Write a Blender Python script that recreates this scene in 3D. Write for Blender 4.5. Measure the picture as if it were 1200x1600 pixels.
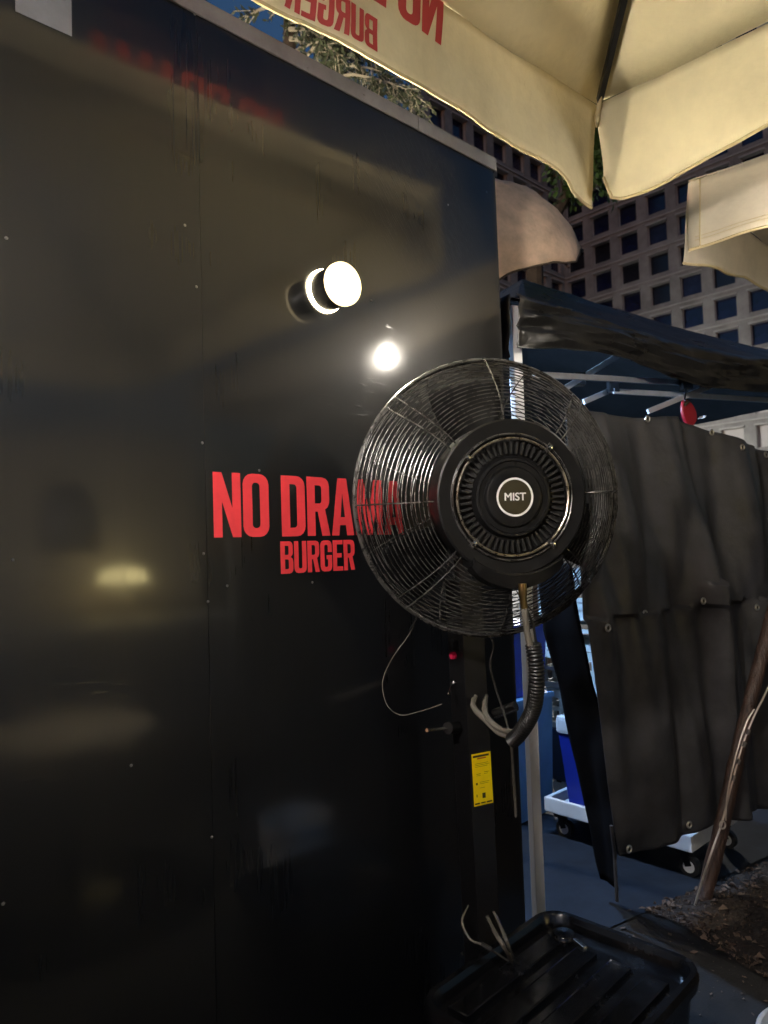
import bpy, bmesh, math, random
from mathutils import Vector, Matrix, noise
for o in list(bpy.data.objects): bpy.data.objects.remove(o)
SC = bpy.context.scene
COL = SC.collection
rnd = random.Random(7)
R = math.radians
V = Vector

# ------------------------------------------------------------------ camera
EYE = V((0, 0, 1.5)); FPX = 1130.0
PITCH, ROLL = R(2.76), R(1.87)
f0 = V((0, math.cos(PITCH), math.sin(PITCH))); r0 = V((1, 0, 0)); u0 = r0.cross(f0)
CR = math.cos(ROLL) * r0 - math.sin(ROLL) * u0
CU = math.sin(ROLL) * r0 + math.cos(ROLL) * u0
cd = bpy.data.cameras.new('camera'); cam = bpy.data.objects.new('camera', cd); COL.objects.link(cam)
cd.sensor_fit = 'VERTICAL'; cd.sensor_height = 36; cd.lens = FPX / 1600 * 36
cd.dof.use_dof = True; cd.dof.focus_distance = 1.95; cd.dof.aperture_fstop = 5.0
cd.clip_start = .02; cd.clip_end = 2000
cam.matrix_world = Matrix(((CR.x, CU.x, -f0.x, EYE.x), (CR.y, CU.y, -f0.y, EYE.y), (CR.z, CU.z, -f0.z, EYE.z), (0, 0, 0, 1)))
SC.camera = cam
# ------------------------------------------------------------------ sky, sun, exposure
w = bpy.data.worlds.new('World'); SC.world = w; w.use_nodes = True
nt = w.node_tree; nt.nodes.clear()
so = nt.nodes.new('ShaderNodeOutputWorld'); bg = nt.nodes.new('ShaderNodeBackground'); sk = nt.nodes.new('ShaderNodeTexSky')
sk.sky_type = 'NISHITA'; sk.sun_disc = False; sk.sun_elevation = R(.8); sk.sun_rotation = R(200)
sk.ozone_density = 3.0; sk.air_density = 1.0; sk.dust_density = .6
bg.inputs[1].default_value = .15
nt.links.new(sk.outputs[0], bg.inputs[0]); nt.links.new(bg.outputs[0], so.inputs[0])
sl = bpy.data.lights.new('sun', 'SUN'); sl.energy = .04; sl.angle = R(30); sl.color = (.75, .82, 1)
sun = bpy.data.objects.new('sun', sl); COL.objects.link(sun); sun.rotation_euler = (R(78), 0, R(-20))
SC.view_settings.view_transform = 'Standard'; SC.view_settings.look = 'None'
SC.view_settings.exposure = .65; SC.view_settings.gamma = 1; SC.view_settings.use_curve_mapping = False
SC.render.engine = 'CYCLES'
SC.cycles.use_denoising = True
SC.cycles.max_bounces = 5; SC.cycles.diffuse_bounces = 2; SC.cycles.glossy_bounces = 3; SC.cycles.transmission_bounces = 3; SC.cycles.use_adaptive_sampling = True; SC.cycles.use_light_tree = False; SC.cycles.adaptive_threshold = .02; SC.cycles.caustics_reflective = False; SC.cycles.caustics_refractive = False
SC.cycles.sample_clamp_indirect = 4

# ------------------------------------------------------------------ measuring helpers
def ray(px, py): return f0 * FPX + CR * (px - 600) - CU * (py - 800)
def at(px, py, Y): d = ray(px, py); return EYE + d * (Y / d.y)
def onz(px, py, z=0.): d = ray(px, py); return EYE + d * ((z - EYE.z) / d.z)
def onplane(px, py, p, n): d = ray(px, py); return EYE + d * ((p - EYE).dot(n) / d.dot(n))

# ------------------------------------------------------------------ mesh helpers
class MB:
    def __init__(s): s.v = []; s.f = []; s.m = None
    def add(s, vs, fs):
        n = len(s.v); s.v += [V(v) for v in vs]; s.f += [tuple(i + n for i in f) for f in fs]; return s
    def box(s, c, size, M=None, bev=0):
        a, b, d = size[0] / 2, size[1] / 2, size[2] / 2
        c = V(c); M = M or Matrix.Identity(3)
        if bev <= 0:
            vs = [c + M @ V((x, y, z)) for x in (-a, a) for y in (-b, b) for z in (-d, d)]
            return s.add(vs, [(0, 1, 3, 2), (4, 6, 7, 5), (0, 4, 5, 1), (2, 3, 7, 6), (0, 2, 6, 4), (1, 5, 7, 3)])
        bm = bmesh.new(); bmesh.ops.create_cube(bm, size=1)
        for v in bm.verts: v.co = V((v.co.x * 2 * a, v.co.y * 2 * b, v.co.z * 2 * d))
        bmesh.ops.bevel(bm, geom=bm.edges[:], offset=bev, segments=2, affect='EDGES', profile=.7)
        bm.verts.index_update()
        s.add([c + M @ v.co for v in bm.verts], [[v.index for v in f.verts] for f in bm.faces]); bm.free(); return s
    def bar(s, a, b, wx, wy=None, up=None, bev=0):
        a = V(a); b = V(b); d = b - a; L = d.length; z = d.normalized()
        up = V(up) if up else (V((0, 0, 1)) if abs(z.z) < .95 else V((1, 0, 0)))
        x = up.cross(z).normalized(); y = z.cross(x)
        M = Matrix((x, y, z)).transposed()
        return s.box((a + b) / 2, (wx, wy or wx, L), M, bev)
    def tube(s, pts, r, n=8, closed=False, cap=True):
        pts = [V(p) for p in pts]; N = len(pts); rs = r if isinstance(r, (list, tuple)) else [r] * N
        base = len(s.v); prev = None
        for i, p in enumerate(pts):
            a = pts[(i - 1) % N] if (closed or i > 0) else pts[i]; b = pts[(i + 1) % N] if (closed or i < N - 1) else pts[i]
            t = (b - a).normalized()
            if prev is None:
                ref = V((0, 0, 1)) if abs(t.z) < .9 else V((1, 0, 0)); x = ref.cross(t).normalized()
            else:
                x = (prev - t * prev.dot(t))
                x = x.normalized() if x.length > 1e-6 else V((0, 0, 1)).cross(t).normalized()
            prev = x; y = t.cross(x)
            for k in range(n):
                q = 2 * math.pi * k / n; s.v.append(p + (x * math.cos(q) + y * math.sin(q)) * rs[i])
        for i in range(N if closed else N - 1):
            j = (i + 1) % N
            for k in range(n):
                l = (k + 1) % n; s.f.append((base + i * n + k, base + i * n + l, base + j * n + l, base + j * n + k))
        if cap and not closed:
            s.f.append(tuple(base + k for k in range(n))[::-1]); s.f.append(tuple(base + (N - 1) * n + k for k in range(n)))
        return s
    def lathe(s, prof, o=(0, 0, 0), M=None, n=32, a0=0, a1=2 * math.pi):
        o = V(o); M = M or Matrix.Identity(3); base = len(s.v); full = abs(a1 - a0 - 2 * math.pi) < 1e-6; cols = n if full else n + 1
        for (r, z) in prof:
            for k in range(cols):
                q = a0 + (a1 - a0) * k / n; s.v.append(o + M @ V((max(r, 1e-5) * math.cos(q), max(r, 1e-5) * math.sin(q), z)))
        for i in range(len(prof) - 1):
            for k in range(n):
                l = (k + 1) % cols; s.f.append((base + i * cols + k, base + i * cols + l, base + (i + 1) * cols + l, base + (i + 1) * cols + k))
        return s
    def sheet(s, fn, nu, nv):
        base = len(s.v)
        for i in range(nu + 1):
            for j in range(nv + 1): s.v.append(V(fn(i / nu, j / nv)))
        for i in range(nu):
            for j in range(nv):
                a = base + i * (nv + 1) + j; s.f.append((a, a + nv + 1, a + nv + 2, a + 1))
        return s
ROOT = {}
def rootloc(p):
    return ROOT.get(p.name, V((0, 0, 0))) if p else V((0, 0, 0))
def mesh(name, mb, mat, smooth=True, off=V((0, 0, 0)), ang=35):
    me = bpy.data.meshes.new(name); me.from_pydata([tuple(v - off) for v in mb.v], [], mb.f)
    me.materials.append(mat)
    bm = bmesh.new(); bm.from_mesh(me); bmesh.ops.recalc_face_normals(bm, faces=bm.faces[:])
    for f in bm.faces: f.smooth = smooth
    if smooth:
        for e in bm.edges:
            if len(e.link_faces) == 2 and e.calc_face_angle(0) > R(ang): e.smooth = False
        ar = [f.calc_area() for f in bm.faces]; bm.faces.index_update()
        for f in bm.faces:      # broad flats keep their own normal, only the bevels are smooth
            nb = [ar[g.index] for e in f.edges for g in e.link_faces if g is not f]
            if nb and ar[f.index] > 6 * min(nb) and len(f.verts) >= 4 and len(bm.faces) < 700: f.smooth = False
    bm.to_mesh(me); bm.free(); return me
def thing(name, label, cat, loc=(0, 0, 0), group=None, rotz=0):
    o = bpy.data.objects.new(name, None); COL.objects.link(o); o.location = loc; o.rotation_euler.z = rotz
    o.empty_display_size = .05
    o['label'] = label; o['category'] = cat
    if group: o['group'] = group
    ROOT[o.name] = V(loc) if rotz == 0 else V((0, 0, 0))      # parts of turned things are given in local coordinates
    return o
def tag(o, label, cat, group=None):
    o['label'] = label; o['category'] = cat
    if group: o['group'] = group
    return o
def part(name, mb, mat, parent, smooth=True, label=None, thick=0, ang=35):
    off = rootloc(parent)
    o = bpy.data.objects.new(name, mesh(name, mb, mat, smooth, off, ang)); COL.objects.link(o); o.parent = parent
    if parent: ROOT[o.name] = off
    if label: o['label'] = label
    if thick:
        m = o.modifiers.new('thick', 'SOLIDIFY'); m.thickness = thick; m.offset = 0
    return o
def inst(name, me, loc, parent, rot=None):
    o = bpy.data.objects.new(name, me); COL.objects.link(o); o.parent = parent; o.location = V(loc) - rootloc(parent)
    if rot is not None: o.rotation_euler = rot
    if parent: ROOT[o.name] = rootloc(parent)
    return o
def single(name, mb, mat, loc, label, cat, group=None, smooth=True, thick=0):
    o = bpy.data.objects.new(name, mesh(name, mb, mat, smooth, V(loc))); COL.objects.link(o); o.location = loc
    ROOT[o.name] = V(loc); tag(o, label, cat, group)
    if thick:
        m = o.modifiers.new('thick', 'SOLIDIFY'); m.thickness = thick; m.offset = 0
    return o
def struct(name, mb, mat, smooth=False, kind='structure'):
    o = bpy.data.objects.new(name, mesh(name, mb, mat, smooth)); COL.objects.link(o); o['kind'] = kind; return o

# ------------------------------------------------------------------ materials
def mat(name, col, rough=.5, metal=0., var=None, bump=None, spec=.5, stretch=None, rvar=0., emit=0., coat=0.):
    m = bpy.data.materials.new(name); m.use_nodes = True; t = m.node_tree; b = t.nodes['Principled BSDF']
    b.inputs['Base Color'].default_value = (*col, 1); b.inputs['Roughness'].default_value = rough
    b.inputs['Metallic'].default_value = metal; b.inputs['Specular IOR Level'].default_value = spec; b.inputs['Coat Weight'].default_value = coat
    if emit:
        b.inputs['Emission Color'].default_value = (*col, 1); b.inputs['Emission Strength'].default_value = emit
    tc = t.nodes.new('ShaderNodeTexCoord'); mp = t.nodes.new('ShaderNodeMapping'); t.links.new(tc.outputs['Object'], mp.inputs[0])
    if stretch: mp.inputs['Scale'].default_value = stretch
    if var or rvar:
        sc, amt = var or (8, .2)
        n = t.nodes.new('ShaderNodeTexNoise'); n.inputs['Scale'].default_value = sc; n.inputs['Detail'].default_value = 6; n.inputs['Roughness'].default_value = .65
        t.links.new(mp.outputs[0], n.inputs['Vector'])
        if var:
            cr = t.nodes.new('ShaderNodeMapRange'); cr.inputs[1].default_value = .3; cr.inputs[2].default_value = .7
            cr.inputs[3].default_value = 1 - amt; cr.inputs[4].default_value = 1 + amt
            t.links.new(n.outputs[0], cr.inputs[0])
            mx = t.nodes.new('ShaderNodeMix'); mx.data_type = 'RGBA'; mx.blend_type = 'MULTIPLY'; mx.inputs[0].default_value = 1
            mx.inputs[6].default_value = (*col, 1); t.links.new(cr.outputs[0], mx.inputs[7]); t.links.new(mx.outputs[2], b.inputs['Base Color'])
        if rvar:
            rr = t.nodes.new('ShaderNodeMapRange'); rr.inputs[1].default_value = .3; rr.inputs[2].default_value = .7
            rr.inputs[3].default_value = max(.02, rough - rvar); rr.inputs[4].default_value = min(1, rough + rvar)
            t.links.new(n.outputs[0], rr.inputs[0]); t.links.new(rr.outputs[0], b.inputs['Roughness'])
    if bump:
        n2 = t.nodes.new('ShaderNodeTexNoise'); n2.inputs['Scale'].default_value = bump[0]; n2.inputs['Detail'].default_value = 5
        t.links.new(mp.outputs[0], n2.inputs['Vector'])
        bp = t.nodes.new('ShaderNodeBump'); bp.inputs['Strength'].default_value = bump[1]; bp.inputs['Distance'].default_value = bump[2] if len(bump) > 2 else .01
        t.links.new(n2.outputs[0], bp.inputs['Height']); t.links.new(bp.outputs[0], b.inputs['Normal'])
    return m
def fabric(name, col, trans=.25, var=(3, .12), bump=(9, .25, .01)):
    m = mat(name, col, .85, var=var, bump=bump, spec=.15); t = m.node_tree; b = t.nodes['Principled BSDF']
    tr = t.nodes.new('ShaderNodeBsdfTranslucent'); ms = t.nodes.new('ShaderNodeMixShader'); ms.inputs[0].default_value = trans
    src = [l.from_socket for l in t.links if l.to_socket == b.inputs['Base Color']]
    if src: t.links.new(src[0], tr.inputs[0])
    out = t.nodes['Material Output']; t.links.new(b.outputs[0], ms.inputs[1]); t.links.new(tr.outputs[0], ms.inputs[2]); t.links.new(ms.outputs[0], out.inputs[0])
    return m
def wallpaint():
    m = mat('black_gloss_paint', (.012, .012, .013), .2, spec=.42, coat=1.0); t = m.node_tree; b = t.nodes['Principled BSDF']; N = t.nodes.new; L = t.links.new
    tc = N('ShaderNodeTexCoord')
    def noi(scale, st, det=4, rough=.6):
        mp = N('ShaderNodeMapping'); mp.inputs['Scale'].default_value = st; L(tc.outputs['Object'], mp.inputs[0])
        n = N('ShaderNodeTexNoise'); n.inputs['Scale'].default_value = scale; n.inputs['Detail'].default_value = det; n.inputs['Roughness'].default_value = rough
        L(mp.outputs[0], n.inputs['Vector']); return n.outputs[0]
    def mr(s, a, b_, c, d):
        x = N('ShaderNodeMapRange'); x.inputs[1].default_value = a; x.inputs[2].default_value = b_; x.inputs[3].default_value = c; x.inputs[4].default_value = d; L(s, x.inputs[0]); return x.outputs[0]
    def ma(op, a, b_):
        x = N('ShaderNodeMath'); x.operation = op
        for i, q in enumerate((a, b_)):
            if isinstance(q, (int, float)): x.inputs[i].default_value = q
            else: L(q, x.inputs[i])
        return x.outputs[0]
    streak = noi(1, (26, 1, .9), 3, .7); fine = noi(1, (150, 1, 2.5), 1); blot = noi(2.2, (1, 1, 1), 2); dirt = noi(9, (1, 1, .35), 3, .7)
    ro = ma('ADD', mr(streak, .35, .7, .29, .34), mr(blot, .35, .7, -.05, .1))
    ro = ma('ADD', ro, mr(fine, .45, .7, 0, .05))
    L(ro, b.inputs['Roughness']); L(ma('ADD', mr(streak, .4, .7, .08, .105), mr(blot, .35, .7, -.03, .06)), b.inputs['Coat Roughness'])
    cr = N('ShaderNodeMix'); cr.data_type = 'RGBA'; cr.inputs[6].default_value = (.0055, .006, .0075, 1); cr.inputs[7].default_value = (.011, .0108, .0105, 1)
    L(ma('MULTIPLY', mr(streak, .5, .75, 0, 1), mr(dirt, .35, .9, 0, 1)), cr.inputs[0]); L(cr.outputs[2], b.inputs['Base Color'])
    # shallow oil-canning, brushed streaks and short scratches
    hb = ma('ADD', ma('MULTIPLY', noi(1.1, (1, 1, 1), 0), .07), ma('MULTIPLY', streak, .0))
    hb = ma('ADD', hb, ma('MULTIPLY', fine, .0004))
    b1 = N('ShaderNodeBump'); b1.inputs['Strength'].default_value = 1; b1.inputs['Distance'].default_value = .012; L(hb, b1.inputs['Height'])
    mp = N('ShaderNodeMapping'); mp.inputs['Rotation'].default_value = (0, R(38), 0); mp.inputs['Scale'].default_value = (14, 1, 150); L(tc.outputs['Object'], mp.inputs[0])
    sn = N('ShaderNodeTexNoise'); sn.inputs['Scale'].default_value = 1; sn.inputs['Detail'].default_value = 2; L(mp.outputs[0], sn.inputs['Vector'])
    vd = N('ShaderNodeVectorMath'); vd.operation = 'DISTANCE'; L(tc.outputs['Object'], vd.inputs[0]); vd.inputs[1].default_value = (-.36, 0, 2.58)
    mp3 = N('ShaderNodeMapping'); mp3.inputs['Rotation'].default_value = (0, R(-52), 0); L(tc.outputs['Object'], mp3.inputs[0])
    mp2 = N('ShaderNodeMapping'); mp2.inputs['Scale'].default_value = (20, 1, 230); L(mp3.outputs[0], mp2.inputs[0])
    sn2 = N('ShaderNodeTexNoise'); sn2.inputs['Scale'].default_value = 1; sn2.inputs['Detail'].default_value = 2; L(mp2.outputs[0], sn2.inputs['Vector'])
    scr2 = ma('MULTIPLY', mr(sn2.outputs[0], .54, .68, 0, 1.6), mr(vd.outputs['Value'], .10, .36, 1, 0))
    scr = ma('MULTIPLY', mr(sn.outputs[0], .62, .72, 0, 1), mr(blot, .5, .62, 0, 1))
    b2 = N('ShaderNodeBump'); b2.inputs['Strength'].default_value = .5; b2.inputs['Distance'].default_value = .0008; L(ma('ADD', ma('MULTIPLY', scr, .4), scr2), b2.inputs['Height']); L(b1.outputs[0], b2.inputs['Normal'])
    L(b2.outputs[0], b.inputs['Normal']); L(b2.outputs[0], b.inputs['Coat Normal']); return m
M = dict(
    wall=wallpaint(),
    body=mat('trailer_body_black', (.015, .015, .016), .5, var=(6, .3)),
    trim=mat('grey_trim', (.33, .315, .31), .45, .2, var=(7, .25), bump=(40, .1, .002)),
    screw=mat('screw_steel', (.3, .29, .28), .35, .9),
    red=mat('red_vinyl', (.70, .048, .06), .35, var=(14, .10), spec=.4),
    sticker=mat('pale_sticker', (.17, .175, .19), .5, var=(20, .12)),
    blackmetal=mat('black_powder_coat', (.008, .008, .009), .34, var=(25, .2), rvar=.05, bump=(220, .05, .001), spec=.35),
    wire=mat('black_wire', (.075, .073, .07), .28, .55, var=(30, .5), rvar=.12),
    rail=mat('worn_metal_ring', (.30, .27, .22), .3, .9, var=(60, .5), rvar=.1),
    blackplastic=mat('black_plastic', (.007, .007, .0075), .42, var=(18, .3), rvar=.1, bump=(120, .12, .001), spec=.28),
    bladeplastic=mat('matt_blade_plastic', (.005, .005, .0055), .75, spec=.08),
    finplastic=mat('grey_black_plastic', (.018, .018, .018), .42, var=(18, .3)),
    tank=mat('black_tank_plastic', (.006, .006, .007), .2, var=(9, .4), rvar=.12, bump=(30, .15, .002)),
    chrome=mat('chrome', (.75, .74, .72), .18, 1, rvar=.08),
    brass=mat('brass', (.6, .42, .18), .3, 1),
    cleartube=mat('clear_tube', (.17, .155, .13), .16, var=(30, .2), spec=.7, coat=.5),
    hose=mat('corrugated_hose', (.006, .006, .006), .42, var=(40, .3)),
    white=mat('white_plastic', (.72, .73, .74), .45, var=(10, .08)),
    whitepaint=mat('white_print', (.8, .79, .76), .5),
    yellow=mat('yellow_label', (.85, .62, .0), .4, var=(40, .06)),
    ink=mat('label_ink', (.03, .025, .01), .5),
    ink2=mat('label_ink_red', (.5, .12, .02), .5),
    redbutton=mat('red_button', (.6, .02, .08), .25),
    alu=mat('aluminium_leg', (.62, .62, .63), .38, .25, var=(12, .12), stretch=(1, 1, .15)),
    tarp=mat('black_tarpaulin', (.048, .048, .052), .42, var=(5, .45), rvar=.12, bump=(7, .35, .02), spec=.4),
    tentroof=mat('black_tent_vinyl', (.018, .0175, .017), .33, var=(5, .3), rvar=.1, bump=(11, .35, .015)),
    darklining=mat('dark_lining', (.004, .0045, .006), .9, var=(5, .3), spec=.03),
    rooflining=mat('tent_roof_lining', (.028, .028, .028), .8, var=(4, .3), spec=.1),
    eyelet=mat('eyelet_metal', (.7, .68, .64), .3, .85),
    redrubber=mat('red_plastic_tag', (.30, .012, .022), .45, var=(20, .15)),
    blue=mat('blue_plastic', (.012, .03, .32), .38, var=(6, .15)),
    lightblue=mat('light_blue_plastic', (.20, .38, .62), .45, var=(6, .12)),
    navy=mat('navy_plastic', (.02, .04, .09), .4, var=(6, .2)),
    crate=mat('white_crate', (.58, .62, .60), .5, var=(12, .12)),
    rubber=mat('black_rubber', (.015, .015, .015), .6),
    floor=mat('asphalt', (.014, .014, .015), .7, var=(14, .5), rvar=.2, bump=(160, .5, .004), spec=.25),
    mat=mat('rubber_floor_mat', (.012, .017, .026), .65, var=(5, .4), bump=(60, .2, .002), spec=.2),
    soil=mat('soil', (.020, .013, .010), .9, var=(11, .6), bump=(60, .8, .02)),
    leafdry=mat('dry_leaf', (.10, .066, .048), .7, var=(3, .6)),
    wood=mat('stake_wood', (.06, .034, .026), .45, var=(10, .6), stretch=(6, 6, .6), bump=(30, .9, .006)),
    wirepale=mat('steel_wire', (.55, .5, .43), .35, .7),
    concrete=mat('concrete', (.30, .295, .275), .85, var=(.6, .35), bump=(3, .3, .05)),
    concrete2=mat('concrete_trim', (.50, .49, .46), .85, var=(.8, .2)),
    frame=mat('window_frame', (.22, .22, .22), .6),
    glass=mat('window_glass', (.008, .012, .045), .12, var=(.3, .5), spec=.8),
    glassdark=mat('dark_window_glass', (.012, .013, .02), .15, var=(.4, .6), spec=.7), glassgrey=mat('curtained_window_glass', (.018, .024, .06), .25, var=(.8, .5)),
    blind=mat('window_blind', (.55, .53, .5), .7),
    bark=mat('bark', (.07, .05, .035), .9, var=(8, .4), bump=(30, .6, .02)),
    leafA=mat('cypress_leaf', (.055, .068, .035), .6, var=(2, .5)),
    twig=mat('pale_twig', (.48, .43, .32), .7, var=(6, .3)),
    leafB=mat('broad_leaf', (.07, .13, .03), .5, var=(2, .5)),
    cream=fabric('cream_canvas', (.80, .71, .48), .3, var=(2.2, .16), bump=(15, .5, .012)),
    cream2=fabric('pale_cream_canvas', (.74, .66, .52), .3, var=(2.2, .16), bump=(15, .5, .012)),
    hem=fabric('cream_hem', (.60, .49, .28), .15),
    redprint=fabric('faded_red_print', (.50, .075, .075), .3, bump=(9, .1, .004)),
    tan=mat('weathered_tan_canvas', (.68, .48, .34), .8, var=(11, .22), bump=(10, .6, .02), spec=.2),
    lampglow=mat('lamp_diffuser', (1, .88, .64), .5, emit=820),
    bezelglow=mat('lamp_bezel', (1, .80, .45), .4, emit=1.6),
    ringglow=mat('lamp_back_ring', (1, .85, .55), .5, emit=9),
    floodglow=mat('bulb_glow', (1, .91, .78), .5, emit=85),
    drumglow=mat('lantern_glow', (1, .92, .83), .5, emit=900),
    rooflamp=mat('roof_lamp_glow', (1, .84, .62), .5, emit=760),
    globeglow=mat('globe_glow', (1, .86, .66), .5, emit=420),
    rooflampbase=mat('lamp_base', (.02, .02, .02), .5),
    tablebulb=mat('table_bulb_glow', (1, .86, .58), .5, emit=2800),
    ledglow=mat('led_tube', (.36, .60, 1), .5, emit=620),
    shadeglow=mat('lampshade_glow', (1, .82, .36), .5, emit=9),
    streetglow=mat('street_lamp_glow', (1, .97, .92), .5, emit=17000),
)

# ------------------------------------------------------------------ lettering outlines (0..48 wide, 0..100 high)
def rr(x0, y0, x1, y1, r, tl=1, tr=1, br=1, bl=1):
    o = []
    for (cx, cy, a, on) in ((x1 - r, y1 - r, 0, tr), (x0 + r, y1 - r, 90, tl), (x0 + r, y0 + r, 180, bl), (x1 - r, y0 + r, 270, br)):
        if on: o += [(cx + r * math.cos(R(a + k * 22.5)), cy + r * math.sin(R(a + k * 22.5))) for k in range(5)]
        else: o.append((cx + r * (1 if a in (0, 270) else -1), cy + r * (1 if a in (0, 90) else -1)))
    return o
GL = {
    'N': (48, [[(0, 0), (15, 0), (15, 55), (33, 0), (48, 0), (48, 100), (33, 100), (33, 45), (15, 100), (0, 100)]]),
    'O': (48, [rr(0, 0, 48, 100, 17), rr(17, 14, 31, 86, 6)]),
    'D': (48, [rr(0, 0, 48, 100, 17, 0, 1, 1, 0), rr(17, 14, 31, 86, 6, 0, 1, 1, 0)]),
    'R': (48, [[(0, 0), (17, 0), (17, 41), (22, 41), (31, 0), (48.5, 0), (38, 45), (44, 49), (47.3, 56), (48, 62), (48, 84), (46, 93), (41, 98), (33, 100), (0, 100)],
               [(17, 55), (27, 55), (30, 57), (31, 61), (31, 80), (30, 84), (27, 86), (17, 86)]]),
    'A': (50, [[(0, 0), (16, 0), (18.5, 18), (31.5, 18), (34, 0), (50, 0), (35, 100), (15, 100)], [(20.2, 32), (29.8, 32), (25, 74)]]),
    'M': (66, [[(0, 0), (15, 0), (15, 58), (26, 0), (40, 0), (51, 58), (51, 0), (66, 0), (66, 100), (45, 100), (33, 40), (21, 100), (0, 100)]]),
    'B': (48, [[(0, 0), (33, 0), (41, 2), (46, 7), (48, 15), (48, 36), (46, 45), (39, 51), (45, 57), (47.5, 64), (47.5, 85), (45, 94), (40, 98.5), (33, 100), (0, 100)],
               rr(17, 14, 31, 44, 4, 0, 1, 1, 0), rr(17, 58, 31, 86, 4, 0, 1, 1, 0)]),
    'U': (48, [[(0, 100), (0, 16), (2, 8), (7, 2.5), (15, 0), (33, 0), (41, 2.5), (46, 8), (48, 16), (48, 100), (31, 100), (31, 19), (29, 15), (24, 14), (19, 15), (17, 19), (17, 100)]]),
    'G': (48, [[(48, 62), (48, 84), (46, 92), (41, 97.5), (33, 100), (15, 100), (7, 97.5), (2, 92), (0, 84), (0, 16), (2, 8), (7, 2.5), (15, 0), (33, 0), (41, 2.5), (46, 8), (48, 16),
               (48, 52), (25, 52), (25, 39), (31, 39), (31, 19), (29, 15), (24, 14), (19, 15), (17, 19), (17, 81), (19, 85), (24, 86), (29, 85), (31, 81), (31, 62)]]),
    'E': (42, [[(0, 0), (42, 0), (42, 14), (17, 14), (17, 43), (37, 43), (37, 57), (17, 57), (17, 86), (42, 86), (42, 100), (0, 100)]]),
}
def fill2d(loops):
    cu = bpy.data.curves.new('tmp', 'CURVE'); cu.dimensions = '2D'; cu.fill_mode = 'BOTH'
    for lp in loops:
        s = cu.splines.new('POLY'); s.points.add(len(lp) - 1); s.use_cyclic_u = True
        for p, c in zip(s.points, lp): p.co = (c[0], c[1], 0, 1)
    o = bpy.data.objects.new('tmp', cu); COL.objects.link(o)
    dg = bpy.context.evaluated_depsgraph_get(); me = bpy.data.meshes.new_from_object(o.evaluated_get(dg))
    bm = bmesh.new(); bm.from_mesh(me)
    bmesh.ops.remove_doubles(bm, verts=bm.verts[:], dist=1e-4)
    vs = [v.co.copy() for v in bm.verts]; bm.verts.index_update(); fs = [[v.index for v in f.verts] for f in bm.faces]
    bm.free(); bpy.data.objects.remove(o); bpy.data.meshes.remove(me); return vs, fs
def word(txt, height, total):
    """flat letters (x right, y up) laid out to a total width: list of (char, verts, faces)"""
    adv = []; x = 0
    for ch in txt:
        if ch == ' ': x += 20; continue
        adv.append((ch, x)); x += GL[ch][0] + 4
    x -= 4; sx = total / x; sy = height / 100; out = []
    for ch, xo in adv:
        vs, fs = fill2d(GL[ch][1]); out.append((ch, [V(((v.x + xo) * sx, v.y * sy, 0)) for v in vs], fs))
    return out
def fonttext(body, size):
    cu = bpy.data.curves.new('tmp', 'FONT'); cu.body = body; cu.size = size; cu.align_x = 'CENTER'; cu.align_y = 'CENTER'; cu.offset = 0
    o = bpy.data.objects.new('tmp', cu); COL.objects.link(o); dg = bpy.context.evaluated_depsgraph_get()
    me = bpy.data.meshes.new_from_object(o.evaluated_get(dg)); vs = [v.co.copy() for v in me.vertices]; fs = [list(p.vertices) for p in me.polygons]
    bpy.data.objects.remove(o); bpy.data.meshes.remove(me); return vs, fs

# ================================================================== SETTING
g = MB().sheet(lambda a, b: V((-250 + 500 * a, -250 + 500 * b, 0)), 20, 20); struct('ground', g, M['floor'])
TH = R(47.07); WU = V((math.sin(TH), math.cos(TH), 0)); WN = V((math.cos(TH), -math.sin(TH), 0))   # along the trailer wall / out of it
WP = at(786, 650, 2.5)                                                                                # a point on the wall's far corner
WP.z = 0
def onwall(px, py, off=0): return onplane(px, py, WP + WN * off, WN)

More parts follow.
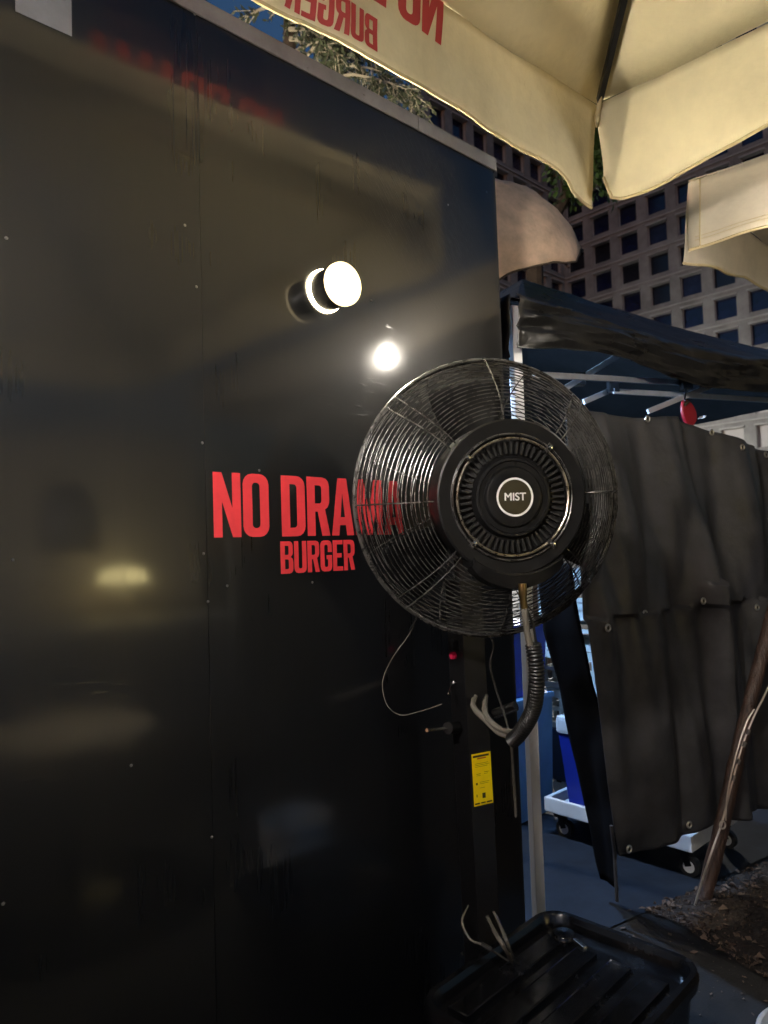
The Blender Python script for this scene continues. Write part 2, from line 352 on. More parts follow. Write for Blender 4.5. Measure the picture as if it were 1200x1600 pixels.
# ------------------------------------------------------------------ office building behind
CB = at(885, 500, 60); CB.z = 0; CELL = 2.35; OPEN = 1.52; BH = 17 * CELL
bld = thing('office_building', 'grey concrete office block with a dense grid of square dark blue windows', 'building', CB)
def facade(org, d, out, bays, hidden_first=0):
    """concrete grid from org along d, 'out' faces the camera"""
    Mx = Matrix((d, out, V((0, 0, 1)))).transposed()
    mb = MB(); z0 = 0
    for b in range(bays + 1):
        wd = CELL - OPEN
        mb.box(org + d * (b * CELL) + V((0, 0, BH / 2)) - out * .25, (wd, .5, BH), Mx)
    part('pier_grid', mb, M['concrete'], bld, False)
    mb = MB()
    for r_ in range(18):
        mb.box(org + d * (bays * CELL / 2) + V((0, 0, r_ * CELL)) - out * .28, (bays * CELL, .5, CELL - OPEN), Mx)
    part('spandrel_grid', mb, M['concrete'], bld, False)
    for r_ in range(3, 18):
        mb = MB().box(org + d * (bays * CELL / 2) + V((0, 0, r_ * CELL + .02)) + out * .04, (bays * CELL, .14, .09), Mx); part('string_course', mb, M['concrete2'], bld, False)
    part('back_wall', MB().box(org + d * (bays * CELL / 2) + V((0, 0, BH / 2)) - out * .8, (bays * CELL + 1, .3, BH), Mx), M['concrete'], bld, False)
    rz = math.atan2(d.y, d.x)
    # shared window meshes (local x along facade, y outward negative)
    fr = MB(); h = OPEN / 2
    sgn = 1 if Mx.determinant() > 0 else -1
    fr.box((0, 0, h + .05), (OPEN + .16, .78, .11)); fr.box((0, 0, -h - .03), (OPEN - .05, .3, .06))
    for s_ in (-1, 1): fr.box((s_ * (h - .02), .02 * sgn, 0), (.04, .12, OPEN))
    fm = mesh('window', fr, M['concrete2'], False)
    pm = mesh('pane', MB().box((0, 0, 0), (OPEN, .04, OPEN)), M['glass'], False)
    pb = mesh('pane_blind', MB().box((0, 0, 0), (OPEN, .05, OPEN)), M['blind'], False)
    pd = mesh('pane_dark', MB().box((0, 0, 0), (OPEN, .04, OPEN)).box((rnd.uniform(-.2, .2), -.03 * sgn, .35), (OPEN * .5, .03, .5)), M['glassdark'], False)
    pg = mesh('pane_pale', MB().box((0, 0, 0), (OPEN, .04, OPEN)).box((.0, -.03 * sgn, .1), (.05, .03, OPEN)), M['glassgrey'], False)
    for b in range(bays):
        for r_ in range(2, 16):
            c = org + d * ((b + .5) * CELL) + V((0, 0, (r_ + .5) * CELL))
            wi = inst('window', fm, c - out * .2, bld, (0, 0, rz))
            p = inst('pane', rnd.choice((pb, pm, pd)) if r_ < 5 else rnd.choice((pm, pm, pm, pm, pd, pg)), c - out * .48, wi)
            p.location = wi.matrix_basis.to_3x3().inverted() @ (-out * .16)
facade(CB, WN, -WU, 9)
facade(CB, -WU, WN, 7)
def street_lamp(x, y, h):
    t = thing('street_lamp', 'tall grey street lamp with a warm glowing head behind the trailer', 'street lamp', (x, y, 0))
    part('pole', MB().tube([(x, y, 0), (x, y, h - .4), (x + .1, y + .3, h), (x + .3, y + .9, h + .1)], [.09, .06, .05, .045], 10), M['frame'], t)
    part('lamp_head', MB().box((x + .4, y + 1.2, h + .14), (.36, .8, .12), bev=.03), M['frame'], t)
    part('glowing_lens', MB().lathe([(0, -.12), (.12, -.09), (.17, 0)], (x + .4, y + 1.2, h + .08), n=16), M['streetglow'], t)
street_lamp(6.0, 42.0, 9.0)

rl = WP + WU * -.42 - WN * .80 + V((0, 0, 2.76)); rlt = thing('roof_lamp', 'small bulkhead lamp standing on the trailer roof behind its edge', 'lamp', rl)  # added lamp out of view: lights the tan parasol, flap and tree
part('base', MB().lathe([(0, 0), (.07, 0), (.07, .03), (.05, .05), (.0, .05)], rl, n=20), M['rooflampbase'], rlt)
part('glass', MB().lathe([(.048, .05), (.056, .09), (.05, .14), (.025, .165), (0, .17)], rl, n=20), M['rooflamp'], rlt)
gl = V((-1.7, 4.7, 0)); glt = thing('globe_lamp', 'glowing globe lamp on a post hidden behind the trailer', 'lamp', gl)  # added out-of-view light that brightens the conifer twigs
part('post', MB().tube([gl, gl + V((0, 0, 3.5))], .035, 10), M['frame'], glt)
part('globe', MB().lathe([(.03, 3.48), (.10, 3.54), (.13, 3.62), (.10, 3.70), (0, 3.75)], gl, n=20), M['globeglow'], glt)
# ------------------------------------------------------------------ trees behind the trailer
def bough(mb_w, mb_l, p, d, L, lr, n, size, kind):
    pts = [p]; q = p.copy(); dd = d.normalized()
    for i in range(6):
        dd = (dd + V((lr.uniform(-.18, .18), lr.uniform(-.18, .18), -.09 + lr.uniform(-.08, .08)))).normalized(); q = q + dd * L / 6; pts.append(q.copy())
    mb_w.tube(pts, [max(.004, .022 * (1 - i / 6.5)) for i in range(7)], 5)
    for k in range(n):
        t = lr.random() ** .7 * 5.99; i = int(t); b = pts[i].lerp(pts[i + 1], t - i)
        if kind == 'cypress':
            sd = (dd + V((lr.uniform(-1, 1), lr.uniform(-1, 1), lr.uniform(-.9, .3)))).normalized(); sl_ = lr.uniform(.5, 1) * size * 3.2
            e = b + sd * sl_ + V((0, 0, -.12 * sl_)); mb_w.tube([b, e], [.006, .003], 3, cap=False)
            for m in range(9):
                c = b.lerp(e, (m + 1) / 9); sx = (sd.cross(V((lr.uniform(-1, 1), lr.uniform(-1, 1), lr.uniform(-1, 1))))).normalized()
                a = (sd * .8 + sx * (.9 if m % 2 else -.9)).normalized(); ll = size * lr.uniform(.5, 1); wd = a.cross(V((lr.random(), lr.random(), 1))).normalized() * size * .16
                mb_l.add([c, c + a * ll * .5 + wd, c + a * ll, c + a * ll * .5 - wd], [(0, 1, 2, 3)])
        else:
            a = V((lr.uniform(-1, 1), lr.uniform(-1, 1), lr.uniform(-.9, .6))).normalized(); c = b + a * lr.uniform(0, size * 2.4); ll = size * lr.uniform(.7, 1.2)
            a2 = (a + V((lr.uniform(-.5, .5), lr.uniform(-.5, .5), -.5))).normalized(); wd = a2.cross(V((lr.uniform(-1, 1), lr.uniform(-1, 1), lr.uniform(-1, 1)))).normalized() * ll * .3
            mb_l.add([c, c + a2 * ll * .45 + wd, c + a2 * ll, c + a2 * ll * .45 - wd], [(0, 1, 2, 3)])
lr = random.Random(3)
tb = at(470, 700, 6.6); tb.z = 0
t1 = thing('conifer_tree', 'feathery conifer with pale lit twigs above the trailer roof', 'tree', tb)
wd_, lf = MB(), MB(); trunk = MB().tube([tb, tb + V((.05, 0, 2.5)), tb + V((-.05, .1, 5)), tb + V((.05, .1, 8.6))], [.17, .14, .09, .02], 10)
for k, (px, py, Y) in enumerate([(520, 85, 6.3), (600, 100, 6.2), (660, 140, 6.2), (672, 165, 6.1), (560, 100, 6.6), (610, 130, 6.8), (520, 20, 6.4), (600, 40, 6.5), (640, 105, 6.6), (480, 60, 6.3), (560, 60, 6.0), (630, 120, 6.0)]):
    e = at(px, py, Y); s0 = V((tb.x, tb.y, min(8.2, e.z + .55))); d = e - s0; bough(wd_, lf, s0, d + V((0, 0, .35)), d.length * 1.05, lr, 34, .075, 'cypress')
for k in range(30):
    a = lr.uniform(0, 6.28); z = lr.uniform(3.2, 8.2); Lk = .35 + (8.8 - z) * .30
    bough(wd_, lf, V((tb.x, tb.y, z)), V((math.cos(a), math.sin(a), .15)), Lk, lr, 20, .08, 'cypress')
part('trunk', trunk, M['bark'], t1); part('twigs', wd_, M['twig'], t1); part('crown', lf, M['leafA'], t1, False)
tb = at(832, 500, 8.6); tb.z = 0; top = at(945, 150, 8.6)
t2 = thing('leafy_tree', 'dark leafy tree seen in the gap between the two parasol flaps', 'tree', tb)
wd_, lf = MB(), MB(); mid = at(862, 345, 8.6)
trunk = MB().tube([tb, tb + V((0, 0, 2.6)), at(835, 400, 8.6), mid, at(905, 270, 8.6), top], [.15, .13, .10, .08, .06, .02], 9)
for k in range(60):
    c = at(948, 165, 8.6) + V((lr.gauss(-.05, .22), lr.gauss(0, .5), lr.gauss(.1, .38))); s0 = at(905, 270, 8.6).lerp(top, lr.random())
    bough(wd_, lf, s0, c - s0, max(.3, (c - s0).length), lr, 70, .10, 'leaf')
for (px, py) in ((880, 318), (905, 300), (855, 285), (925, 300), (918, 250), (926, 215), (925, 280)):
    e = at(px, py, 8.4); bough(wd_, lf, mid.lerp(at(905, 270, 8.6), .5), e - mid + V((0, 0, .1)), .45, lr, 60, .09, 'leaf')
part('trunk', trunk, M['bark'], t2); part('branches', wd_, M['bark'], t2); part('crown', lf, M['leafB'], t2, False)

# ================================================================== FOOD TRAILER
trz = math.pi / 2 - TH
ctop = onwall(776, 252); TTOP = ctop.z
tr = thing('food_trailer', 'glossy black food trailer with red burger lettering on its side wall', 'food trailer', WP, rotz=trz)
Minv = Matrix.Rotation(-trz, 3, 'Z')
def wl(px, py): return Minv @ (onwall(px, py) - WP)          # pixel on the wall -> trailer local (x along, z up)
print('trailer top', TTOP)
xs = [wl(320, 700).x, -4.2]
TH_ = .035
pan_top = TTOP - .012
part('body_shell', MB().box((-2.1, 1.02, (TTOP + .12) / 2 - .01), (4.2, 2.0, TTOP - .16)), M['body'], tr, False)
for a, b in ((xs[0] + .0005, -.001), (xs[1], xs[0] - .0005)):
    part('wall_panel', MB().box(((a + b) / 2, .011, pan_top / 2 + .06), (b - a, .022, pan_top - .12), bev=.0006), M['wall'], tr)
part('corner_post', MB().box((.004, 1.0, TTOP / 2), (.012, 2.0, TTOP - .1)), M['body'], tr, False)
xt = wl(652, 201).x
for a, b in ((-4.2, xt - .0015), (xt + .0015, .012)):
    mb = MB().box(((a + b) / 2, -.004, TTOP - .021), (b - a, .006, .042), bev=.001); mb.box(((a + b) / 2, .05, TTOP + .001), (b - a, .112, .004))
    part('roof_trim', mb, M['trim'], tr)
part('trim_end_bracket', MB().box((.02, .03, TTOP - .032), (.02, .05, .045), bev=.002), M['body'], tr)
sm = mesh('screw', MB().lathe([(0, -.0025), (.0022, -.002), (.0036, 0)], n=10), M['screw'])
for (px, py) in ((302, 25), (478, 108), (566, 150), (10, 372), (20, 875), (355, 915), (318, 865), (307, 448), (289, 352), (331, 1308), (5, 1412), (325, 940), (205, 1196), (405, 735), (640, 700), (488, 910), (316, 692), (700, 320), (580, 470), (760, 300)):
    p = wl(px, py); inst('screw', sm, (p.x, -.0002 if py > 30 and (px, py) not in ((478, 108), (566, 150)) else -.0075, p.z), tr, (R(-90), 0, 0))
# red lettering, every letter cut vinyl
def lay(txt, p0, p1, zb, h, parent):
    for ch, vs, fs in word(txt, h, p1 - p0):
        mb = MB().add([V((p0 + v.x, -.0006, zb + v.y)) for v in vs], fs); part('letter', mb, M['red'], parent, False)
a, b = wl(333, 789).x, wl(630, 793).x
zt, zb = wl(333, 737).z, wl(333, 840).z; lay('NO DRAMA', a, b, zb, zt - zb, tr)
a2, b2 = wl(438, 870).x, wl(554, 868).x
zt2, zb2 = wl(438, 846).z, wl(438, 897).z; lay('BURGER', a2, b2, zb2, zt2 - zb2, tr)
pa, pb = wl(24, 15), wl(112, 57)
part('sticker', MB().box(((pa.x + pb.x) / 2, -.0006, pb.z + (pb.x - pa.x) / 2), (pb.x - pa.x, .001, pb.x - pa.x)), M['sticker'], tr, False, label='plain pale square sticker')
# ------------------------------------------------------------------ wall lamp
lb = onwall(506, 456); wl_t = thing('wall_lamp', 'lit round black wall lamp on the trailer above the lettering', 'lamp', lb)
LM = Matrix((WU, V((0, 0, 1)), WN)).transposed()
LM = LM @ Matrix.Rotation(R(-4), 3, 'Y') @ Matrix.Rotation(R(4), 3, 'X')
part('base', MB().lathe([(0, 0), (.045, 0), (.045, .012), (.0, .012)], lb, LM, 28), M['blackplastic'], wl_t)
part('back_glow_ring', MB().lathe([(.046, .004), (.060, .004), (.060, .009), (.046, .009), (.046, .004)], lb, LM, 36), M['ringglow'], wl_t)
part('housing', MB().lathe([(0, .014), (.05, .014), (.054, .018), (.056, .082), (.0575, .092), (.0575, .0945), (.054, .0945)], lb, LM, 40), M['blackplastic'], wl_t)
part('bezel', MB().lathe([(.052, .0992), (.0555, .0985), (.0582, .0950), (.0582, .086)], lb, LM, 40), M['bezelglow'], wl_t)  # glowing ring added to imitate the bloom fading off the lit disc
part('diffuser', MB().lathe([(0, .105), (.03, .103), (.045, .100), (.052, .094)], lb, LM, 36), M['lampglow'], wl_t)

# ================================================================== PARASOLS
def flap_fn(A, B, zA, zB, drop, outw, wave, seed):
    """hanging valance from edge A->B (a along, b down)"""
    d = (B - A); d.z = 0
    def fn(a, b):
        p = A.lerp(B, a); top = p.z
        wv = wave * (math.sin(a * d.length * 9 + seed) * .5 + noise.noise(V((a * d.length * 6, b * 1.5, seed))) * .9) * (b ** 1.2)
        drp = drop(a) if callable(drop) else drop
        return p + outw * (wv + .03 * b) - V((0, 0, drp * b))
    return fn
def parasol(name, label, corner, du, dn, size, zedge, rise, canvas, drops, group=None, texts=False, pole=True):
    c0 = V((corner.x, corner.y, zedge)); cs = [c0, c0 + du * size, c0 + du * size + dn * size, c0 + dn * size]
    ctr = (cs[0] + cs[2]) / 2; O = V((ctr.x, ctr.y, zedge + rise))
    t = thing(name, label, 'parasol', (O.x, O.y, 0), group)
    for k in range(4):
        A, B = cs[k], cs[(k + 1) % 4]
        def fn(a, b, A=A, B=B):
            e = A.lerp(B, a); p = e.lerp(O, b); sag = .05 * math.sin(math.pi * a) * (1 - b) * (1 if b < 1 else 0) + .05 * math.sin(math.pi * b) * math.sin(math.pi * a)
            return p - V((0, 0, sag * .9)) + V((0, 0, .012 * noise.noise(p * 4)))
        part('canopy_panel', MB().sheet(fn, 26, 18), canvas, t, thick=.002)
        mid = (A + B) / 2; outw = (mid - ctr); outw.z = 0; outw.normalize()
        def top(a, A=A, B=B): return A.lerp(B, a) - V((0, 0, .045 * math.sin(math.pi * a)))
        base = flap_fn(A, B, 0, 0, drops[k], outw, .024, k * 2.1 + size)
        def ffn(a, b, base=base): return base(a, b) - V((0, 0, .045 * math.sin(math.pi * a)))
        part('valance', MB().sheet(ffn, 90, 10), canvas, t, thick=.0025)
        part('valance_hem', MB().tube([ffn(i / 120, 1) for i in range(121)], .0055, 5), M['hem'], t)
        # rib
        e = A.lerp(O, .02) - V((0, 0, .028)); part('rib', MB().bar(e, O - V((0, 0, .05)), .018, .026, bev=.003), M['blackmetal'], t)
        part('rib_tip', MB().tube([A.lerp(O, .04) - V((0, 0, .03)), A.lerp(O, .004) - V((0, 0, .045)), A - V((0, 0, .075))], [.008, .009, .005], 8), M['hem'], t)
    hub = MB().lathe([(0, .1), (.05, .09), (.06, .0), (.06, -.1), (.03, -.12)], O - V((0, 0, .04)), n=16); part('hub', hub, M['blackmetal'], t)
    if pole: part('pole', MB().tube([(O.x, O.y, .05), (O.x, O.y, O.z)], .026, 14), M['blackmetal'], t); part('base', MB().box((O.x, O.y, .05), (.5, .5, .08), bev=.02), M['rubber'], t)
    return t, cs, O, ffn
# main parasol: its corner hangs between trailer and fan; edges run along the trailer and square to it
tipR = at(932, 178, 2.30); PC = V((tipR.x, tipR.y, 0)); ze = tipR.z + .03
DL = -WU; DN = WN
edge_pix = [(894, 316), (880, 288), (865, 270), (838, 248), (815, 232), (790, 214), (760, 197), (720, 170), (680, 148), (613, 115), (570, 92), (527, 63), (480, 33), (403, 0), (330, -40)]
plane_p = V((PC.x, PC.y, 0))
edge3 = [onplane(px, py, plane_p - WN * .03, WN) for px, py in edge_pix]
es = [(p - plane_p).dot(DL) for p in edge3]
def bottom_z(s):
    if s <= es[0]: return edge3[0].z + .02
    for i in range(len(es) - 1):
        if s <= es[i + 1]:
            f = (s - es[i]) / (es[i + 1] - es[i]); return edge3[i].z * (1 - f) + edge3[i + 1].z * f
    return edge3[-1].z
SZ = 2.9
edge_pixR = [(939, 296), (945, 304), (965, 307), (998, 294), (1053, 261), (1127, 224), (1200, 191), (1300, 140)]
planeR = [onplane(px, py, plane_p, WU) for px, py in edge_pixR]; esR = [(p - plane_p).dot(DN) for p in planeR]
def bottom_zR(s):
    if s <= esR[0]: return planeR[0].z + .05
    for i in range(len(esR) - 1):
        if s <= esR[i + 1]:
            f = (s - esR[i]) / (esR[i + 1] - esR[i]); return planeR[i].z * (1 - f) + planeR[i + 1].z * f
    return planeR[-1].z
print('edge', [round(p.z, 3) for p in edge3], [round(s, 3) for s in es], ze); print('edgeR', [round(p.z, 3) for p in planeR], [round(s, 3) for s in esR])
def drop_main(a): s = a * SZ; return max(.12, ze - .045 * math.sin(math.pi * a) - bottom_z(s))
def drop_right(a): s = (1 - a) * SZ; return max(.12, ze - .045 * math.sin(math.pi * a) - bottom_zR(s))
par, pcs, PO, _ = parasol('parasol', 'large cream square parasol overhead with mirrored red lettering on its flap', PC, DL, DN, SZ, ze, .85, M['cream'], [drop_main, .26, .26, drop_right], 'cream parasols')
# mirrored print on the flap along the trailer
mainflap = flap_fn(pcs[0], pcs[1], 0, 0, drop_main, -WN, .024, 0 * 2.1 + SZ)
def flap_at(s, z):
    a = s / SZ; dr = drop_main(a); topz = ze - .045 * math.sin(math.pi * a); b = min(1, max(0, (topz - z) / dr)); p = mainflap(a, b); p.z = z
    return p + WN * .0035
def flapword(txt, s0, total, zb, h):
    for ch, vs, fs in word(txt, h, total):
        bm = bmesh.new(); bv = [bm.verts.new(v) for v in vs]
        for f in fs:
            try: bm.faces.new([bv[i] for i in f])
            except ValueError: pass
        xmin = min(v.x for v in vs); xmax = max(v.x for v in vs)
        for k in range(1, 7):
            bmesh.ops.bisect_plane(bm, geom=bm.verts[:] + bm.edges[:] + bm.faces[:], plane_co=(xmin + (xmax - xmin) * k / 7, 0, 0), plane_no=(1, 0, 0))
        for k in range(1, 5):
            bmesh.ops.bisect_plane(bm, geom=bm.verts[:] + bm.edges[:] + bm.faces[:], plane_co=(0, h * k / 5, 0), plane_no=(0, 1, 0))
        bm.verts.index_update()
        mb = MB().add([flap_at(s0 + v.co.x, zb(s0 + v.co.x) + v.co.y) for v in bm.verts], [[v.index for v in f.verts] for f in bm.faces]); bm.free()
        part('printed_letter', mb, M['redprint'], par, True)
def sof(px, py): return (onplane(px, py, plane_p, WN) - plane_p).dot(DL)
sB, sN = sof(596, 70), sof(694, 66); zB, zN = onplane(594, 75, plane_p, WN).z, onplane(692, 66, plane_p, WN).z
print('flap text', sB, sN, zB, zN)
flapword('NO DRAMA', sN, .64, lambda s: zN - .01 * (s - sN), .155)
flapword('BURGER', sB, .252, lambda s: zB - .01 * (s - sB), .078)
# second parasol, right
K = at(1079, 345, 2.62); zk = at(1070, 288, 2.62).z
kp = V((K.x, K.y, 0))
def k_drop_near(a):   # edge along WN (reversed order: last edge)
    return .265
par2, kcs, KO, _ = parasol('parasol', 'pale cream parasol at the right edge with stitched flap corner', kp, WU, WN, 2.9, zk + .005, .62, M['cream2'], [lambda a: .292 - .11 * min(1, a * 5), .26, .26, .262], 'cream parasols')
kf = flap_fn(kcs[3], kcs[0], 0, 0, .262, -WU, .024, 3 * 2.1 + 2.9)
for off_ in (.018, .026):
    pts = [kf(i / 60, .0) for i in range(61)]
    pts = []
    for i in range(61):
        a = .4 + .6 * i / 60 * .985; p = kf(a, 1 - off_ / .262 * 1.6); pts.append(p - V((0, 0, .045 * math.sin(math.pi * a))) - WU * .003)
    part('hem_stitch', MB().tube(pts, .0012, 4), M['hem'], par2)
part('edge_binding', MB().tube([kf(.985, b / 8) - V((0, 0, .045 * math.sin(math.pi * .985))) - WU * .003 for b in range(9)], .003, 5), M['hem'], par2)
# tan weathered parasol behind the trailer corner
TC = at(705, 452, 3.5)
tanp = thing('tan_parasol', 'weathered tan canvas parasol leaning above the black tent behind the trailer', 'parasol', V((TC.x, TC.y, 0)))
TM = Matrix.Rotation(R(-14), 3, V((0, 1, 0))) @ Matrix.Rotation(R(22), 3, V((1, .1, 0)))
def dome(a, b):
    q = 2 * math.pi * a; k = 8; seg = (a * k) % 1; sc_ = 1 - .05 * math.sin(math.pi * seg) * b
    r = .66 * math.sin(b * R(80)) / math.sin(R(80)) * sc_; z = .50 * (math.cos(b * R(88)))
    p = V((r * math.cos(q), r * math.sin(q), z + .035 * math.sin(math.pi * seg) * b ** 2))
    p += p.normalized() * .012 * noise.noise(p * 9) + V((0, 0, .012 * noise.noise(p * 17)))
    return TC + TM @ p
mbd = MB().sheet(dome, 128, 28)
part('rim_hem', MB().tube([dome(i / 128, 1.0) for i in range(129)], .005, 5), M['bark'], tanp)
part('canopy', mbd, M['tan'], tanp, thick=.004)
part('pole', MB().tube([V((TC.x - .1, TC.y + .25, 0)), TC + TM @ V((0, 0, .45))], .02, 10), M['wood'], tanp)
for k in range(8):
    q = 2 * math.pi * k / 8; part('rib', MB().tube([TC + TM @ V((.03 * math.cos(q), .03 * math.sin(q), .46)), TC + TM @ V((.40 * math.cos(q), .40 * math.sin(q), .32)), TC + TM @ V((.63 * math.cos(q), .63 * math.sin(q), .0))], .006, 5), M['wood'], tanp)

# ================================================================== BLACK TENT
TA = R(57.7); TT = V((math.sin(TA), math.cos(TA), 0)); TMm = V((-math.cos(TA), math.sin(TA), 0))
C0 = at(815, 800, 2.64); C0.z = 0; S = 3.0; ZE, ZV, ZP = 2.41, 2.2, 3.24
tent = thing('canopy_tent', 'black pop-up canopy tent with white folding frame behind the trailer', 'tent', C0)
tc = [C0, C0 + TT * S, C0 + TT * S + TMm * S, C0 + TMm * S]; pk = (tc[0] + tc[2]) / 2 + V((0, 0, ZP))
for k in range(4):
    A = tc[k] + V((0, 0, ZE)); B = tc[(k + 1) % 4] + V((0, 0, ZE))
    def fn(a, b, A=A, B=B):
        e = A.lerp(B, a); p = e.lerp(pk, b); s_ = math.sin(math.pi * a) * (1 - b)
        return p - V((0, 0, .07 * s_ + .05 * math.sin(math.pi * b))) + V((0, 0, .02 * noise.noise(p * 3)))
    part('roof_panel', MB().sheet(fn, 24, 14), M['tentroof'], tent, thick=.002)
    part('roof_lining', MB().sheet(lambda a, b: fn(a, b) - V((0, 0, .012)), 24, 14), M['rooflining'], tent)
topx = [(816, 452), (870, 460), (960, 487), (1040, 506), (1110, 520), (1200, 548), (1320, 590)]
botx = [(816, 545), (880, 546), (940, 553), (1000, 570), (1050, 590), (1085, 603), (1140, 610), (1200, 614), (1320, 640)]
NT = V((TT.y, -TT.x, 0))
def curve_on(pix, s):
    P_ = [onplane(px, py, C0, NT) for px, py in pix]; S_ = [(p - C0).dot(TT) for p in P_]
    if s <= S_[0]: return P_[0].z
    for i in range(len(S_) - 1):
        if s <= S_[i + 1]: f = (s - S_[i]) / (S_[i + 1] - S_[i]); f = f * f * (3 - 2 * f); return P_[i].z * (1 - f) + P_[i + 1].z * f
    return P_[-1].z
def val(a, b):
    s = a * S; zt_ = ZE - .07 * math.sin(math.pi * a) + .01; zb_ = curve_on(botx, s); z = zt_ + (zb_ - zt_) * b; p = C0 + TT * s
    wv = .030 * noise.noise(V((s * 2.2 + b * 2.5, b * 3 - s * 1.5, 3))) + .016 * noise.noise(V((s * 5, b * 9 + s * 4, 8))) + .02 * math.sin(b * 3.1)
    return V((p.x, p.y, z)) + NT * (wv + .015)
part('valance', MB().sheet(val, 110, 18), M['tentroof'], tent, thick=.002)
part('valance_hem', MB().tube([val(i / 80, 1) for i in range(81)], .004, 5), M['tentroof'], tent)
def val2(a, b):
    p = C0 + TMm * S * a; return V((p.x, p.y, ZE + .01 - .24 * b)) - TT * (.012 + .02 * noise.noise(V((a * 7, b * 3, 1))) + .012 * b)
part('valance', MB().sheet(val2, 40, 8), M['tentroof'], tent, thick=.002)
for k, c in enumerate(tc):
    dd = (pk - c); dd.z = 0; c2 = c + dd.normalized() * (.03 if k else .055)
    Mx = Matrix((TT, TMm, V((0, 0, 1)))).transposed()
    if k == 0: Mx = Mx @ Matrix.Rotation(R(-14), 3, 'Z')
    lg = part('leg', MB().box(c2 + V((0, 0, ZE / 2)), (.037, .037, ZE - .04), Mx, bev=.003), M['alu'], tent)
    part('foot_plate', MB().box(c2 + V((0, 0, .012)), (.11, .11, .012), Mx), M['alu'], lg)
# scissor bars of the frame (inside the tent)
for (a, b, y1, y2) in (((833, 585), (1068, 598), 3.0, 3.6), ((958, 611), (1230, 627), 3.5, 3.9), ((882, 607), (965, 556), 3.25, 3.35), ((912, 628), (962, 606), 3.5, 3.6), ((1012, 643), (1128, 596), 3.5, 3.65), ((1128, 596), (1235, 560), 3.65, 3.9)):
    part('truss_bar', MB().bar(at(*a, y1), at(*b, y2), .014, .026, bev=.002), M['alu'], tent)
for (px, py, y) in ((958, 604, 3.52), (1072, 600, 3.55), (905, 593, 3.3)):
    part('joint_bracket', MB().box(at(px, py, y), (.05, .05, .06), bev=.006), M['blackplastic'], tent)
# far wall lining of the tent (dark)
def lin(a, b): p = tc[3].lerp(tc[2], a * .62); return V((p.x, p.y, ZE - .02 - 2.2 * b)) + NT * .03 * noise.noise(V((a * 6, b, 4)))
part('rear_curtain', MB().sheet(lin, 40, 10), M['darklining'], tent, thick=.002)
# LED tube
lp = V((.40, 3.10, 2.20)); led = thing('led_tube_lamp', 'cool white tube lamp hung inside the tent behind the trailer', 'lamp', lp)
part('tube', MB().tube([lp, lp + TMm * .65], .014, 10), M['ledglow'], led)
part('fixture', MB().bar(lp - TMm * .01 + V((0, 0, .03)), lp + TMm * .66 + V((0, 0, .03)), .035, .012), M['white'], led)
part('hanger', MB().tube([lp + TMm * .3 + V((0, 0, .03)), lp + TMm * .3 + V((0, 0, .35))], .003, 5), M['blackmetal'], led)

# ------------------------------------------------------------------ hanging tarp curtain with eyelets
CP = at(965, 1340, 2.87)
CNn = NT
topc = [(880, 636), (905, 640), (953, 647), (1010, 652), (1060, 650), (1110, 672), (1158, 694), (1200, 706), (1300, 735)]
botc = [(966, 1335), (967, 1337), (981, 1333), (1030, 1315), (1075, 1299), (1112, 1284), (1150, 1266), (1200, 1262), (1300, 1255)]
def lerp_pts(L, a):
    x = a * (len(L) - 1); i = min(int(x), len(L) - 2); f = x - i; return (L[i][0] * (1 - f) + L[i + 1][0] * f, L[i][1] * (1 - f) + L[i + 1][1] * f)
def curtain(a, b):
    t_ = lerp_pts(topc, a); bt = lerp_pts(botc, a)
    bow = -26 * math.sin(math.pi * min(1, b * 1.0)) * (1 - a) ** 3 * .6
    px = t_[0] * (1 - b) + bt[0] * b + bow; py = t_[1] * (1 - b) + bt[1] * b
    p = onplane(px, py, CP, CNn); s = (p - CP).dot(TT); z = p.z
    # folds fanning from the tied points
    f1 = (abs(math.sin((s - .28 + (1.95 - z) * (.13 if z > 1.2 else -.05)) * 11 + .9 * noise.noise(V((s * 2, z * .9, 7))))) ** 1.4) * .034 * min(1, (2.08 - z) * 1.4)
    f2 = .055 * noise.noise(V((s * 4.5 + z * 1.3, z * .7, 2))) + .018 * noise.noise(V((s * 13 + z * 2.5, z * 1.6, 5)))
    seam = .003 * min(1, max(0, (z - 1.185) / .012))
    ridge = .05 * math.exp(-((s - .62 - (1.25 - z) * .12) / .05) ** 2) * (1 if z < 1.3 else .3)
    return p + CNn * (f1 + f2 + seam + ridge)
cur = thing('tarp_curtain', 'dark tarpaulin curtain with eyelets hanging along the tent side', 'curtain', V((CP.x, CP.y, .25)))
part('tarp_sheet', MB().sheet(curtain, 110, 110), M['tarp'], cur, thick=.003)
def ret(a, b):      # folded-back edge turning into the tent
    L_ = [(838, 880), (850, 985), (880, 1105), (915, 1262), (938, 1372)]; R_ = [(888, 880), (903, 985), (934, 1105), (955, 1262), (962, 1392)]
    l = lerp_pts(L_, b); r_ = lerp_pts(R_, b); pl = at(l[0], l[1], 3.08); pr = onplane(r_[0] + 4, r_[1], CP + CNn * -.01, CNn)
    return pl.lerp(pr, a) + V((.012 * noise.noise(V((a * 3, b * 6, 1))), .02 * math.sin(a * math.pi), 0))
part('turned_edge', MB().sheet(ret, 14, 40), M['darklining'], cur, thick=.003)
part('edge_rod', MB().tube([onplane(955, 1290, CP + CNn * .01, CNn), onplane(960, 1330, CP + CNn * .012, CNn), at(964, 1408, 2.87)], .007, 8), M['tarp'], cur)
rm = MB(); n_ = 16
ring = [V((.012 * math.cos(2 * math.pi * i / n_), 0, .012 * math.sin(2 * math.pi * i / n_))) for i in range(n_)]
rm.tube(ring, .0045, 6, closed=True); em = mesh('eyelet', rm, M['eyelet'])
